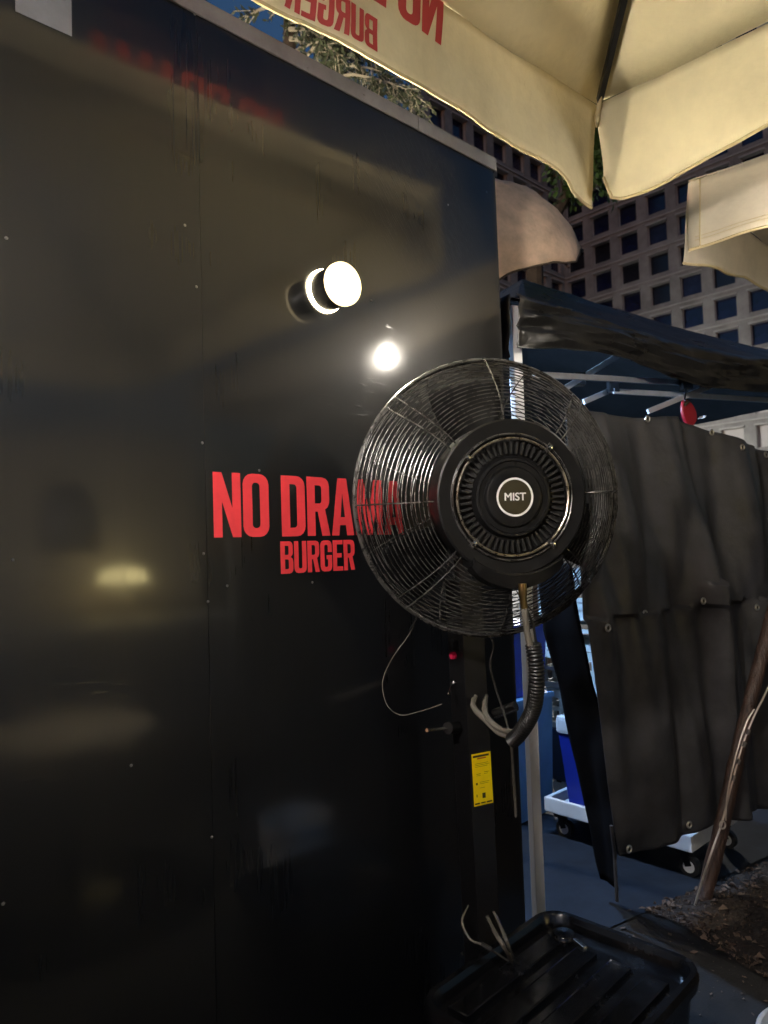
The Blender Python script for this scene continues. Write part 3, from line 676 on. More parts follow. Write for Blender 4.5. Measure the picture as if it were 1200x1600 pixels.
hm = mesh('eyelet_hole', MB().lathe([(0, 0), (.010, 0)], M=Matrix.Rotation(R(90), 3, 'X'), n=12), M['ink'], False)
ER = (0, 0, math.pi / 2 - TA)
for (px, py) in ((1010, 655), (1110, 676), (1158, 699), (1195, 711), (948, 981), (1006, 959), (1097, 939), (1133, 944), (1181, 949), (981, 1326), (1075, 1288)):
    # nearest point of the sheet to that pixel
    best = None
    for i in range(0, 61):
        for j in range(0, 61):
            p = curtain(i / 60, j / 60); d = p - EYE; u_ = FPX * d.dot(CR) / d.dot(f0) + 600; v_ = 800 - FPX * d.dot(CU) / d.dot(f0); q = (u_ - px) ** 2 + (v_ - py) ** 2
            if best is None or q < best[0]: best = (q, d.dot(CNn))
    p = onplane(px, py, EYE + CNn * best[1], CNn) + CNn * .006
    e = inst('eyelet', em, p, cur, ER)
    h = bpy.data.objects.new('eyelet_hole', hm); COL.objects.link(h); h.parent = e; h.location = (0, -.001, 0)
# red oval tag and its little white tie on the frame
rp = at(1075, 645, 3.38); rt = thing('red_tag', 'red oval plastic tag hanging from the tent frame', 'tag', rp)
RM = Matrix.Rotation(R(-18), 3, CNn.cross(V((0, 0, 1))).cross(V((0, 0, 1)))) @ Matrix((TT, V((0, 0, 1)), CNn)).transposed() @ Matrix.Rotation(R(14), 3, 'Z')
def tagp(r_, h_):
    return [V((r_ * .050 * math.cos(q) * (1 - .12 * math.sin(q)), r_ * .066 * math.sin(q), h_)) for q in [2 * math.pi * k / 28 for k in range(28)]]
mbt = MB(); rings = [tagp(.9, -.008), tagp(1, -.003), tagp(1, .004), tagp(.93, .009), tagp(.5, .012), tagp(.02, .012)]
for rg in rings: mbt.v += [rp + RM @ v for v in rg]
for i in range(len(rings) - 1):
    for k in range(28): l = (k + 1) % 28; mbt.f.append((i * 28 + k, i * 28 + l, (i + 1) * 28 + l, (i + 1) * 28 + k))
mbt.f.append(tuple(range(28)))
part('tag_body', mbt, M['redrubber'], rt)
part('slot', MB().tube([rp + RM @ V((x, .047, .011)) for x in (-.018, .018)], .0075, 8), M['ink'], rt)
part('hanging_loop', MB().tube([rp + RM @ V((0, .046, .01)), rp + RM @ V((.0, .07, .012)), at(1072, 606, 3.5)], .004, 6), M['blackplastic'], rt)
part('white_tie', MB().box(at(1097, 652, 3.36), (.022, .004, .034), RM), M['white'], rt)

# ------------------------------------------------------------------ things inside the tent
fm_ = MB().sheet(lambda a, b: C0 + TT * (-.3 + 3.3 * a) + TMm * (.02 + 3.2 * b) + V((0, 0, .006)), 6, 6); struct('tent_floor', fm_, M['mat'])
DX = WN; DY = WU; DM = Matrix((DX, DY, V((0, 0, 1)))).transposed()
dl = at(850, 1250, 3.76); dl.z = 0
dol = thing('white_dolly', 'low white dolly on black casters under the blue cooler', 'dolly', dl)
DW, DD_ = .76, .52
for k in range(2): part('side_rail', MB().box(dl + DX * DW / 2 + DY * (.012 + k * (DD_ - .024)) + V((0, 0, .165)), (DW, .024, .07), DM, bev=.006), M['white'], dol)
for k in range(2): part('end_rail', MB().box(dl + DX * (.012 + k * (DW - .024)) + DY * DD_ / 2 + V((0, 0, .165)), (.024, DD_ - .05, .07), DM, bev=.006), M['white'], dol)
part('deck', MB().box(dl + DX * DW / 2 + DY * DD_ / 2 + V((0, 0, .142)), (DW - .05, DD_ - .05, .015), DM), M['white'], dol)
for sx in (.06, DW - .06):
    for sy in (.06, DD_ - .06):
        c = dl + DX * sx + DY * sy
        cs_ = part('caster', MB().box(c + V((0, 0, .112)), (.06, .05, .025), DM).bar(c + V((.0, 0, .11)), c + DX * .02 + V((0, 0, .05)), .04, .03), M['blackplastic'], dol)
        part('wheel', MB().tube([c + DX * .02 - DY * .013 + V((0, 0, .047)), c + DX * .02 + DY * .013 + V((0, 0, .047))], .044, 18), M['rubber'], cs_)
        part('wheel_disc', MB().tube([c + DX * .02 - DY * .016 + V((0, 0, .047)), c + DX * .02 + DY * .016 + V((0, 0, .047))], .026, 14), M['white'], cs_)
co = dl + DX * .07 + DY * .05 + V((0, 0, .152)); CWd, CDp = .62, .40
coo = thing('cooler_box', 'deep blue cooler box with white lid on the white dolly', 'cooler', co)
ctr = co + DX * CWd / 2 + DY * CDp / 2
def tub(mb, c, w0, d0, w1, d1, h, Mx):
    vs = [c + Mx @ V((sx * w0 / 2, sy * d0 / 2, 0)) for sx, sy in ((-1, -1), (1, -1), (1, 1), (-1, 1))] + [c + Mx @ V((sx * w1 / 2, sy * d1 / 2, h)) for sx, sy in ((-1, -1), (1, -1), (1, 1), (-1, 1))]
    return mb.add(vs, [(0, 3, 2, 1), (4, 5, 6, 7), (0, 1, 5, 4), (1, 2, 6, 5), (2, 3, 7, 6), (3, 0, 4, 7)])
part('body', tub(MB(), ctr, CWd - .06, CDp - .06, CWd, CDp, .37, DM), M['blue'], coo)
part('lid', MB().box(ctr + V((0, 0, .415)), (CWd + .02, CDp + .02, .085), DM, bev=.02), M['white'], coo)
part('handle', MB().tube([ctr - DX * (CWd / 2 + .005) + DY * sy * .1 + V((0, 0, z)) - DX * dx for sy, z, dx in ((-1, .33, 0), (-1, .30, .03), (1, .30, .03), (1, .33, 0))], .009, 8), M['white'], coo)
# wheeled bin with stacked white lattice crates behind
cb = at(842, 1190, 4.35); cb.z = 0
binw = thing('wheeled_bin', 'dark blue wheeled bin under the white crates', 'bin', cb)
bc = cb + DX * .30 + DY * .25
part('tub', tub(MB(), bc + V((0, 0, .10)), .56, .40, .60, .44, .30, DM), M['navy'], binw)
for sx in (-.22, .22):
    for sy in (-.15, .15):
        c = bc + DX * sx + DY * sy + V((0, 0, .05)); wh = part('caster', MB().tube([c - DY * .014, c + DY * .014], .05, 18), M['white'], binw); part('fork', MB().box(c + V((0, 0, .045)), (.03, .05, .03), DM), M['blackplastic'], wh)
def crate(base, w_, d_, h_, label, group, m, nx=5):
    t = thing('stacking_crate', label, 'crate', base, group)
    part('floor', MB().box(base + V((0, 0, .008)), (w_ - .02, d_ - .02, .012), DM), m, t, False)
    for sy in (-1, 1):
        mb = MB()
        for zz, hh in ((.02, .035), (h_ * .5, .022), (h_ - .028, .05)): mb.box(base + DY * sy * (d_ / 2 - .006) + V((0, 0, zz)), (w_, .012, hh), DM)
        for k in range(nx + 1): mb.box(base + DY * sy * (d_ / 2 - .006) + DX * (-w_ / 2 + .012 + (w_ - .024) * k / nx) + V((0, 0, h_ / 2)), (.02, .0105, h_ - .01), DM)
        part('lattice_side', mb, m, t, False)
    for sx in (-1, 1):
        mb = MB()
        for zz, hh in ((.02, .035), (h_ * .5, .022), (h_ - .028, .05)): mb.box(base + DX * sx * (w_ / 2 - .006) + V((0, 0, zz)), (.012, d_ - .03, hh), DM)
        for k in range(5): mb.box(base + DX * sx * (w_ / 2 - .006) + DY * (-d_ / 2 + .03 + (d_ - .06) * k / 4) + V((0, 0, h_ / 2)), (.0105, .02, h_ - .01), DM)
        part('lattice_side', mb, m, t, False)
for k, lab in enumerate(('white lattice crate at the bottom of the stack in the tent', 'white lattice crate second from the bottom of the stack', 'white lattice crate third from the bottom of the stack', 'white lattice crate at the top of the stack in the tent')):
    crate(bc + DX * (.005 * (k % 2)) + V((0, 0, .402 + k * .232)), .58, .40, .23, lab, 'white crates stacked in the tent', M['crate'])
sb = at(806, 1190, 4.05); sb.z = 0
bx = thing('storage_box', 'light blue storage box behind the tent leg', 'box', sb)
part('tub', tub(MB(), sb + V((0, 0, .02)), .22, .34, .25, .38, .62, DM), M['lightblue'], bx); part('rim', MB().box(sb + V((0, 0, .65)), (.27, .40, .03), DM, bev=.006), M['lightblue'], bx)
b2_ = sb + V((0, 0, .668)); jb = thing('blue_tub', 'bright blue plastic tub on top of the light blue box', 'tub', b2_)
part('tub', tub(MB(), b2_, .20, .30, .24, .34, .36, DM), M['blue'], jb); part('lid', MB().box(b2_ + V((0, 0, .375)), (.26, .36, .03), DM, bev=.006), M['blue'], jb)

# ================================================================== MISTING FAN
FY = 1.89; FC = at(765, 778, FY)
fa = R(11.7); fz = V((math.sin(fa), -math.cos(fa), 0)); fx = V((math.cos(fa), math.sin(fa), 0))
fz = (Matrix.Rotation(R(3.5), 3, fx) @ fz); fyv = fz.cross(fx)
FM = Matrix((fx, fyv, fz)).transposed()
def FH(x, y, z): return FC + FM @ V((x, y, z))
colc = at(742, 1200, 2.12); colc.z = 0
fan = thing('misting_fan', 'black pedestal misting fan with round wire guard on a water tank', 'fan', colc)
def ringpts(r_, z, n=80): return [FH(r_ * math.cos(2 * math.pi * i / n), r_ * math.sin(2 * math.pi * i / n), z) for i in range(n)]
GR = .36
fg = part('front_guard', MB().tube(ringpts(GR, .004, 110), .0052, 8, closed=True), M['wire'], fan, label='outer hoop of the wire guard')
prof_f = [(.357 - .0097 * k, .016 + .106 * math.sin(k / 16 * 1.45) / math.sin(1.45)) for k in range(17)]
for (r_, z) in prof_f: part('wire_ring', MB().tube(ringpts(r_, z), .00135, 5, closed=True), M['wire'], fg)
prof_r = [(.357 - .2 * (1 - math.cos(k / 15 * 1.5)), -.02 - .135 * math.sin(k / 15 * 1.5)) for k in range(16)]
rg = part('rear_guard', MB().tube(ringpts(GR - .003, -.010, 110), .0040, 6, closed=True), M['wire'], fan)
for (r_, z) in prof_r: part('wire_ring', MB().tube(ringpts(r_, z), .0013, 5, closed=True), M['wire'], rg)
def spoke(prof, q, dq=0., r_=.0021, ext=None):
    return [FH(rr_ * math.cos(q + dq), rr_ * math.sin(q + dq), z + .0028 * (1 if prof[0][1] > 0 else -1)) for rr_, z in prof]
for k in range(8):
    q = 2 * math.pi * k / 8 + R(2)
    for dq in ((-.05, .05) if k % 2 else (0,)):
        part('radial_wire', MB().tube([FH(GR * math.cos(q + dq), GR * math.sin(q + dq), .006)] + spoke(prof_f, q, dq) + [FH(.185 * math.cos(q + dq), .185 * math.sin(q + dq), .122)], .0021, 5), M['wire'], fg)
    q += R(22.5)
    part('radial_wire', MB().tube([FH(GR * math.cos(q), GR * math.sin(q), -.012)] + spoke(prof_r, q) + [FH(.11 * math.cos(q), .11 * math.sin(q), -.156)], .0021, 5), M['wire'], rg)
for k in range(4):
    q = R(42 + 90 * k); part('guard_clip', MB().bar(FH(.345 * math.cos(q), .345 * math.sin(q), .012), FH(.363 * math.cos(q), .363 * math.sin(q), .0), .006, .010), M['blackplastic'], fg)
# blades, motor
def blade(k):
    q0 = 2 * math.pi * k / 3 + R(100)
    def fn(a, b):
        r_ = .06 + .26 * a; half = (.14 + .26 * math.sin(a * 2.2)) * .8; q = q0 + (b - .5) * 2 * half; return FH(r_ * math.cos(q), r_ * math.sin(q), -.04 - (b - .5) * .10 * (1 - .3 * a))
    return MB().sheet(fn, 14, 10)
for k in range(3): part('blade', blade(k), M['bladeplastic'], fan, thick=.003)
FMM = FM
part('motor', MB().lathe([(0, -.27), (.05, -.268), (.085, -.25), (.09, -.22), (.09, -.155), (.075, -.11), (.06, -.06), (.05, .0)], FC, FM, 32), M['blackmetal'], fan)
dish = part('mist_dish', MB().lathe([(.10, .02), (.165, .03), (.182, .06), (.186, .13), (.188, .155), (.1885, .160), (.184, .163), (.176, .162), (.156, .160), (.152, .1625), (.148, .163), (.145, .158), (.143, .146), (.118, .142), (.100, .148), (.096, .160), (.094, .166), (.088, .167), (.086, .163), (.074, .163), (.070, .171), (.064, .173), (.05, .173), (0, .173)], FC, FM, 96), M['blackplastic'], fan)
finm = MB().box((0, 0, 0), (.030, .0052, .016)); fme = mesh('fin', finm, M['finplastic'], False)
for k in range(52):
    q = 2 * math.pi * k / 52; o = inst('fin', fme, FH(.120 * math.cos(q), .120 * math.sin(q), .149), dish)
    o.rotation_euler = (FM @ Matrix.Rotation(q, 3, 'Z')).to_euler()
part('ring_rail', MB().tube(ringpts(.141, .166, 90), .0036, 7, closed=True), M['rail'], dish)
part('ring_rail', MB().tube(ringpts(.152, .164, 90), .0026, 6, closed=True), M['wire'], dish)
bme = mesh('bolt', MB().lathe([(0, .010), (.005, .009), (.0068, .004), (.0068, -.004)], n=12), M['chrome'])
for (bx_, by_) in ((-.112, .092), (.078, .100), (-.103, -.108), (.086, -.104)):
    q = math.atan2(by_, bx_); o = inst('bolt', bme, FH(.149 * math.cos(q), .149 * math.sin(q), .170), dish); o.rotation_euler = FM.to_euler()
    a_, b_ = FH(.136 * math.cos(q), .136 * math.sin(q), .168), FH(.160 * math.cos(q), .160 * math.sin(q), .168); part('bolt_tab', MB().bar(a_, b_, .012, .005, up=fz), M['wire'], dish)
part('badge_ring', MB().lathe([(.0415, .174), (.0465, .174), (.0465, .1755), (.0415, .1755), (.0415, .174)], FC, FM, 56), M['whitepaint'], dish)
part('badge_disc', MB().lathe([(.0414, .1745), (0, .1745)], FC, FM, 40), M['ink'], dish)
vs, fs = fonttext('MIST', .026); mbx = MB()
for k, (ox, oy) in enumerate(((-.0007, 0), (.0007, 0), (0, .0005), (0, -.0005))): mbx.add([FH(v.x * 1.02 + ox, v.y + oy, .1752 + k * .0001) for v in vs], fs)
part('badge_text', mbx, M['whitepaint'], dish, False)
# drip tray under the dish and pipe stub
def tray(a, b):
    q = R(-128 + 76 * a); prof = [(.188, .10), (.188, .165), (.192, .168), (.224, .160), (.232, .12), (.225, .085), (.188, .08)]
    i = b * 6; k = min(int(i), 5); f = i - k; r_ = prof[k][0] * (1 - f) + prof[k + 1][0] * f; z = prof[k][1] * (1 - f) + prof[k + 1][1] * f
    ed = math.sin(math.pi * a) ** .35; r_ = .186 + (r_ - .186) * ed
    return FH(r_ * math.cos(q) + .012, r_ * math.sin(q) + .004, z)
part('drip_tray', MB().sheet(tray, 24, 6), M['blackplastic'], fan)
pA = at(817, 928, 1.74); pB = at(819, 950, 1.745)
part('pipe_fitting', MB().tube([at(816, 912, 1.74), pA, pA.lerp(pB, .2), pB], [.010, .010, .008, .0085], 12), M['brass'], fan)
part('steel_pipe', MB().tube([pB, at(823, 985, 1.76), at(829, 1012, 1.77)], .0082, 10), M['cleartube'], fan)
part('thin_tube', MB().tube([at(812, 930, 1.76), at(833, 975, 1.77), at(839, 1012, 1.775)], .0035, 6), M['hose'], fan)
# corrugated hose
hp = [at(833, 1006, 1.775), at(838, 1040, 1.78), at(838, 1075, 1.79), at(834, 1105, 1.81), at(824, 1128, 1.83), at(811, 1147, 1.86), at(800, 1158, 1.88)]
def smooth(pts, n):
    out = []
    for i in range(len(pts) - 1):
        p0, p1, p2, p3 = pts[max(0, i - 1)], pts[i], pts[i + 1], pts[min(len(pts) - 1, i + 2)]
        for k in range(n):
            t_ = k / n; out.append(.5 * ((2 * p1) + (p2 - p0) * t_ + (2 * p0 - 5 * p1 + 4 * p2 - p3) * t_ ** 2 + (3 * p1 - p0 - 3 * p2 + p3) * t_ ** 3))
    out.append(pts[-1]); return out
hs = smooth(hp, 26); part('corrugated_hose', MB().tube(hs, [.0205 if (i // 2) % 2 else .0175 for i in range(len(hs))], 16), M['hose'], fan, ang=80)
part('thin_cable', MB().tube(smooth([at(765, 990, 2.0), at(771, 1010, 1.99), at(766, 1040, 1.99), at(776, 1080, 1.98), at(786, 1110, 1.96), at(796, 1145, 1.92)], 8), .0035, 6), M['hose'], fan)
part('drain_tube', MB().tube(smooth([at(799, 1160, 1.9), at(801, 1195, 2.0), at(804, 1240, 2.1), at(806, 1275, 2.16)], 6), .0045, 8), M['cleartube'], fan)
# column: angled box section
ca = R(27)
cx = V((math.cos(ca), math.sin(ca), 0)); cy = V((-math.sin(ca), math.cos(ca), 0))      # front face normal = -cy
lean = V((math.sin(R(.9)), 0, -math.cos(R(.9))))
CM = Matrix((cx, cy, V((0, 0, 1)))).transposed()
cw, cdp = .078, .082
ztop = at(735, 905, 2.12).z; sh = V((-.0145, 0, 0))
# top is shifted a little to the left: the column leans
def colpt(x, y, z): return colc + cx * x + cy * y + V((-.016 * (z - .55), 0, z))
mbc = MB()
q_ = [(-cw / 2, -cdp / 2), (cw / 2, -cdp / 2), (cw / 2, cdp / 2), (-cw / 2, cdp / 2)]
mbc.add([colpt(x, y, 0.03) for x, y in q_] + [colpt(x, y, ztop) for x, y in q_], [(0, 3, 2, 1), (4, 5, 6, 7), (0, 1, 5, 4), (1, 2, 6, 5), (2, 3, 7, 6), (3, 0, 4, 7)])
column = part('column', mbc, M['blackmetal'], fan, False)
bv = column.modifiers.new('bevel', 'BEVEL'); bv.width = .004; bv.segments = 2
part('inner_post', MB().tube([colpt(0, 0, ztop - .05), colpt(0, 0, FC.z - .06)], .026, 16), M['blackmetal'], fan)
part('motor_bracket', MB().bar(colpt(0, 0, FC.z - .10), FH(0, -.05, -.20), .07, .03).bar(colpt(0, 0, FC.z - .16), colpt(0, 0, FC.z - .04), .075, .07), M['blackmetal'], fan)
# label on the front face
def oncol(px, py, off=.0012): return onplane(px, py, colc - cy * (cdp / 2 + off), cy)
for dx, dy, xx in ((0, 0, 742), (6, -6, 753)):
    part('clear_tube', MB().tube(smooth([at(803, 1150 + dy, 1.885), at(782, 1146 + dy, 1.93), at(762, 1128 + dy, 1.97), at(xx - 2 + dx, 1105, 2.02), oncol(xx + dx, 1088, -.012)], 8), .0085, 10), M['cleartube'], fan)
lz1, lz0 = oncol(755, 1176).z, oncol(755, 1258).z
lab = part('warning_label', MB().add([colpt(x, -cdp / 2 - .0012, z) for x, z in ((-.031, lz0), (.034, lz0), (.034, lz1), (-.031, lz1))], [(0, 1, 2, 3)]), M['yellow'], fan, False, label='yellow instruction label')
def ink(x0, x1, z0, z1, m):
    H_ = lz1 - lz0; W_ = .065
    part('print', MB().add([colpt(-.031 + x * W_, -cdp / 2 - .0018, lz0 + z * H_) for x, z in ((x0, z0), (x1, z0), (x1, z1), (x0, z1))], [(0, 1, 2, 3)]), M[m], lab, False)
for (x0, x1, z0, z1, m) in ((.06, .9, .925, .965, 'ink'), (.28, .74, .885, .912, 'ink2'), (.15, .85, .80, .806, 'ink'), (.15, .9, .77, .776, 'ink'), (.15, .8, .74, .746, 'ink'), (.2, .42, .60, .608, 'ink'), (.6, .85, .62, .628, 'ink'), (.2, .42, .57, .576, 'ink'), (.6, .8, .59, .596, 'ink'), (.15, .24, .40, .44, 'ink'), (.34, .85, .44, .446, 'ink'), (.34, .8, .41, .416, 'ink'), (.34, .6, .33, .336, 'ink'), (.45, .62, .13, .23, 'ink'), (.15, .19, .17, .22, 'ink'), (.05, .3, .03, .06, 'ink'), (.36, .6, .035, .06, 'ink'), (.66, .95, .03, .06, 'ink')): ink(x0, x1, z0, z1, m)
# left face fittings
def onleft(px, py): return onplane(px, py, colc - cx * (cw / 2 + .001) + V((-.008, 0, 0)), cx)
p = onleft(711, 1024); part('switch_button', MB().tube([p, p - cx * .012], .011, 16), M['redbutton'], fan)
p = onleft(712, 1008); part('switch_plate', MB().box(p, (.003, .036, .030), CM), M['tank'], fan)
p = onleft(712, 1066); part('wing_screw', MB().tube([p, p - cx * .012], .007, 10).tube([p - cx * .012, at(700, 1084, 2.02)], .0032, 6), M['chrome'], fan)
p = onleft(716, 1136); e = at(667, 1141, 1.97); part('crank_boss', MB().tube([p, p.lerp(e, .35)], .017, 14), M['blackplastic'], fan); part('crank_pin', MB().tube([p.lerp(e, .3), e], .0048, 10), M['chrome'], fan)
k1, k2 = at(772, 1116, 2.09), at(806, 1103, 2.05); part('side_knob', MB().tube([k1, k2], .014, 12), M['blackplastic'], fan); part('knob_shine_strip', MB().tube([k1 + V((0, -.014, -.006)), k2 + V((0, -.014, -.006))], .002, 5), M['chrome'], fan)
# loose mist line beside the wall
part('mist_line', MB().tube(smooth([at(650, 965, 1.93), at(640, 990, 1.95), at(612, 1030, 1.98), at(598, 1065, 2.0), at(604, 1100, 2.0), at(625, 1117, 2.0), at(655, 1112, 2.02), at(690, 1100, 2.05)], 8), .0016, 6), M['cleartube'], fan)
part('line_weight', MB().tube([at(650, 966, 1.93), at(640, 985, 1.945)], .0035, 6), M['chrome'], fan)
# water tank
ZT = .38
A_ = onz(858, 1416, ZT); B_ = onz(1106, 1505, ZT); D_ = onz(640, 1562, ZT)
tx = (B_ - A_).normalized(); ty = (D_ - A_).normalized(); print('tank skew', math.degrees(math.acos(tx.dot(ty)))); sq = (tx - ty * tx.dot(ty)).normalized(); tx = (tx + sq).normalized(); ty2 = V((tx.y, -tx.x, 0)); ty = (ty2 if ty2.dot(ty) > 0 else -ty2); TWd = (B_ - A_).length; TLn = (D_ - A_).length
tkc = A_ + tx * TWd / 2 + ty * TLn / 2; tkc.z = 0; KM = Matrix((tx, ty, V((0, 0, 1)))).transposed()
if KM.determinant() < 0: KM = Matrix((tx, ty, V((0, 0, 1)))).transposed()
def rrect(w_, d_, r_, z, n=6):
    o = []
    for (sx, sy, a0) in ((1, 1, 0), (-1, 1, 90), (-1, -1, 180), (1, -1, 270)):
        for k in range(n + 1):
            q = R(a0 + 90 * k / n); o.append(tkc + KM @ V((sx * (w_ / 2 - r_) + r_ * math.cos(q), sy * (d_ / 2 - r_) + r_ * math.sin(q), z)))
    return o
def loft(rings, close_last=True):
    mb = MB(); n = len(rings[0])
    for r_ in rings: mb.v += r_
    for i in range(len(rings) - 1):
        for k in range(n): l = (k + 1) % n; mb.f.append((i * n + k, i * n + l, (i + 1) * n + l, (i + 1) * n + k))
    mb.f.append(tuple(range(n)))
    if close_last: mb.f.append(tuple((len(rings) - 1) * n + k for k in range(n)))
    return mb
print('tank', TWd, TLn)
tank = part('water_tank', loft([rrect(TWd - .10, TLn - .10, .05, .07), rrect(TWd - .08, TLn - .08, .06, .08), rrect(TWd - .03, TLn - .03, .07, .32), rrect(TWd, TLn, .075, .34), rrect(TWd + .008, TLn + .008, .078, .365), rrect(TWd - .002, TLn - .002, .075, ZT + .003), rrect(TWd - .03, TLn - .03, .065, ZT + .002), rrect(TWd - .045, TLn - .045, .06, ZT - .012), rrect(TWd - .055, TLn - .055, .055, ZT - .032)]), M['tank'], fan)
for k in range(4):
    x = -TWd / 2 + .085 + k * (TWd - .17) / 3
    part('lid_rib', MB().box(tkc + KM @ V((x, .02, ZT - .027)), (.062, TLn - .17, .016), KM, bev=.006), M['tank'], tank)
part('filler_cap', MB().lathe([(0, .022), (.03, .021), (.034, .016), (.035, 0)], tkc + KM @ V((-TWd / 2 + .10, -TLn / 2 + .085, ZT - .032)), n=24), M['tank'], tank)
part('lid_latch', MB().box(tkc + KM @ V((-TWd / 2 + .16, -TLn / 2 + .10, ZT - .02)), (.05, .014, .016), KM @ Matrix.Rotation(R(25), 3, 'Z'), bev=.003), M['chrome'], tank)
for sx in (-1, 1):
    for sy in (-1, 1):
        c = tkc + KM @ V((sx * (TWd / 2 - .08), sy * (TLn / 2 - .08), .035)); part('caster', MB().tube([c - tx * .014, c + tx * .014], .034, 16).box(c + V((0, 0, .03)), (.03, .03, .02), KM), M['rubber'], tank)
bb = colc.lerp(tkc, .5); part('base_frame', MB().bar(V((colc.x, colc.y, .075)), V((tkc.x, tkc.y, .075)), .12, .03).box(colc + V((0, 0, .05)), (.16, .16, .04), CM), M['blackmetal'], fan)
# pipes from column down into the tank
part('steel_pipe', MB().tube(smooth([oncol(760, 1432, -.01), oncol(764, 1438, .02), at(774, 1458, 1.97), at(787, 1479, 1.94), onz(801, 1504, ZT - .03)], 5), .0062, 10), M['cleartube'], fan)
part('steel_pipe', MB().tube(smooth([oncol(770, 1424, -.01), oncol(774, 1430, .02), at(784, 1452, 1.99), at(793, 1474, 1.96), onz(803, 1500, ZT - .03)], 5), .0048, 10), M['cleartube'], fan)
part('drain_tube', MB().tube(smooth([onleft(727, 1416) + cx * .01, at(722, 1440, 2.02), at(735, 1468, 1.98), at(757, 1478, 1.96), onz(797, 1503, ZT - .03)], 6), .0032, 8), M['cleartube'], fan)
part('drain_fitting', MB().tube([at(752, 1475, 1.95), at(768, 1484, 1.94)], .0062, 8), M['blackplastic'], fan)

# ================================================================== RIGHT FOREGROUND: SOIL BED, STAKE, BUCKET
b0 = onz(1008, 1424); b1 = onz(1092, 1490); b2 = onz(1215, 1535)
e1 = (b2 - b0).normalized(); e2 = V((-e1.y, e1.x, 0))
if e2.x < 0 and e2.y < 0: e2 = -e2
def bed(a, b):
    p = b0 + e1 * (a * 2.2) + e2 * (b * 2.4)
    if b < .02: p += e2 * .06 * noise.noise(p * 6)
    edge = min(1, min(a, b, 1 - a, 1 - b) * 12 + .0)
    return V((p.x, p.y, .006 + .05 * edge * (.6 + .6 * noise.noise(p * 5)) + .018 * edge * noise.noise(p * 22)))
struct('soil_bed', MB().sheet(bed, 110, 80), M['soil'], True)
lit = MB(); lr = random.Random(11)
for k in range(2600):
    a, b = lr.uniform(.0, .6) ** 1.2, lr.random() ** 1.6 * .9; p = bed(a, b) + V((0, 0, .004)); L_ = .006 + .036 * lr.random() ** 3; wd2 = L_ * lr.uniform(.15, .38); q = lr.uniform(0, 6.28)
    d = V((math.cos(q), math.sin(q), lr.uniform(-.15, .35))); s_ = V((-math.sin(q), math.cos(q), lr.uniform(-.5, .5))) * wd2; u = V((0, 0, lr.uniform(.0, .012)))
    lit.add([p, p + d * L_ * .5 + s_ + u, p + d * L_, p + d * L_ * .5 - s_ + u], [(0, 1, 2), (0, 2, 3)])
for k in range(140):
    p = b0 + e1 * lr.uniform(-.1, 1.1) - e2 * abs(lr.gauss(0, .22)); p.z = .004; L_ = .005 + .03 * lr.random() ** 3; q = lr.uniform(0, 6.28); d = V((math.cos(q), math.sin(q), .1)); s_ = V((-math.sin(q), math.cos(q), .2)) * L_ * .25
    lit.add([p, p + d * L_ * .5 + s_, p + d * L_, p + d * L_ * .5 - s_], [(0, 1, 2), (0, 2, 3)])
struct('leaf_litter', lit, M['leafdry'], False, 'stuff')
s0 = onz(1098, 1412); s1 = at(1200, 985, s0.y + .16); sd = (s1 - s0).normalized()
stk = [s0 - sd * .02 + V((0, 0, .0)), s0 + sd * .3, s0 + sd * .75, s0 + sd * 1.2, s0 + sd * 2.2]
tst = thing('tree_stake', 'leaning reddish brown wooden stake in the leaf litter bed', 'stake', s0)
mbs = MB(); pts = smooth([p + V((.008 * noise.noise(p * 3), 0, 0)) for p in stk], 10)
mbs.tube(pts, [.032 - .006 * i / len(pts) + .0045 * noise.noise(p * 12) for i, p in enumerate(pts)], 14)
part('shaft', mbs, M['wood'], tst)
for (px, py) in ((1172, 1100), (1128, 1290)):
    c = at(px, py, s0.y + .05); part('knot', MB().lathe([(0, .008), (.008, .006), (.011, 0)], c - V((0, .02, 0)), Matrix.Rotation(R(90), 3, 'X'), 10), M['wood'], tst)
g0 = onz(1084, 1420); yy = s0.y - .045
wirep = [g0, at(1107, 1345, yy - .02), at(1128, 1285, yy), at(1142, 1230, yy), at(1160, 1165, yy), at(1178, 1120, yy + .01), at(1200, 1075, yy + .03), at(1240, 985, yy + .07), at(1330, 780, yy + .2)]
gw = thing('guy_wire', 'pale steel guy wire with clamps running up the wooden stake', 'wire', g0)
part('cable', MB().tube(smooth(wirep, 6), .0042, 6), M['wirepale'], gw)
part('cable_return', MB().tube(smooth([at(1134, 1282, yy - .006), at(1137, 1240, yy - .008), at(1150, 1180, yy - .008), at(1166, 1130, yy - .004), at(1179, 1108, yy)], 6), .0036, 6), M['wirepale'], gw)
for (px, py) in ((1166, 1163), (1157, 1190), (1149, 1216), (1172, 1144)):
    part('wire_clamp', MB().box(at(px - 3, py, yy - .006), (.022, .014, .010), Matrix.Rotation(R(-65), 3, 'Y'), bev=.003), M['screw'], gw)
c = at(1129, 1289, yy - .005); part('eye_ring', MB().tube([c + V((.013 * math.cos(q), .004 * math.cos(q), .015 * math.sin(q))) for q in [2 * math.pi * k / 18 for k in range(18)]], .0036, 6, closed=True), M['wirepale'], gw)
bkc = at(1308, 1736, 1.62); bkt = V((bkc.x, bkc.y, 0)); zr = at(1264, 1634, 1.62).z
bk = thing('white_bucket', 'white plastic bucket rim peeking in at the lower right corner', 'bucket', bkt)
part('body', MB().lathe([(0, .005), (.115, .005), (.14, zr - .04), (.15, zr - .03), (.15, zr), (.146, zr + .003), (.14, zr), (.137, zr - .03), (.112, .02), (0, .02)], bkt, n=48), M['white'], bk)
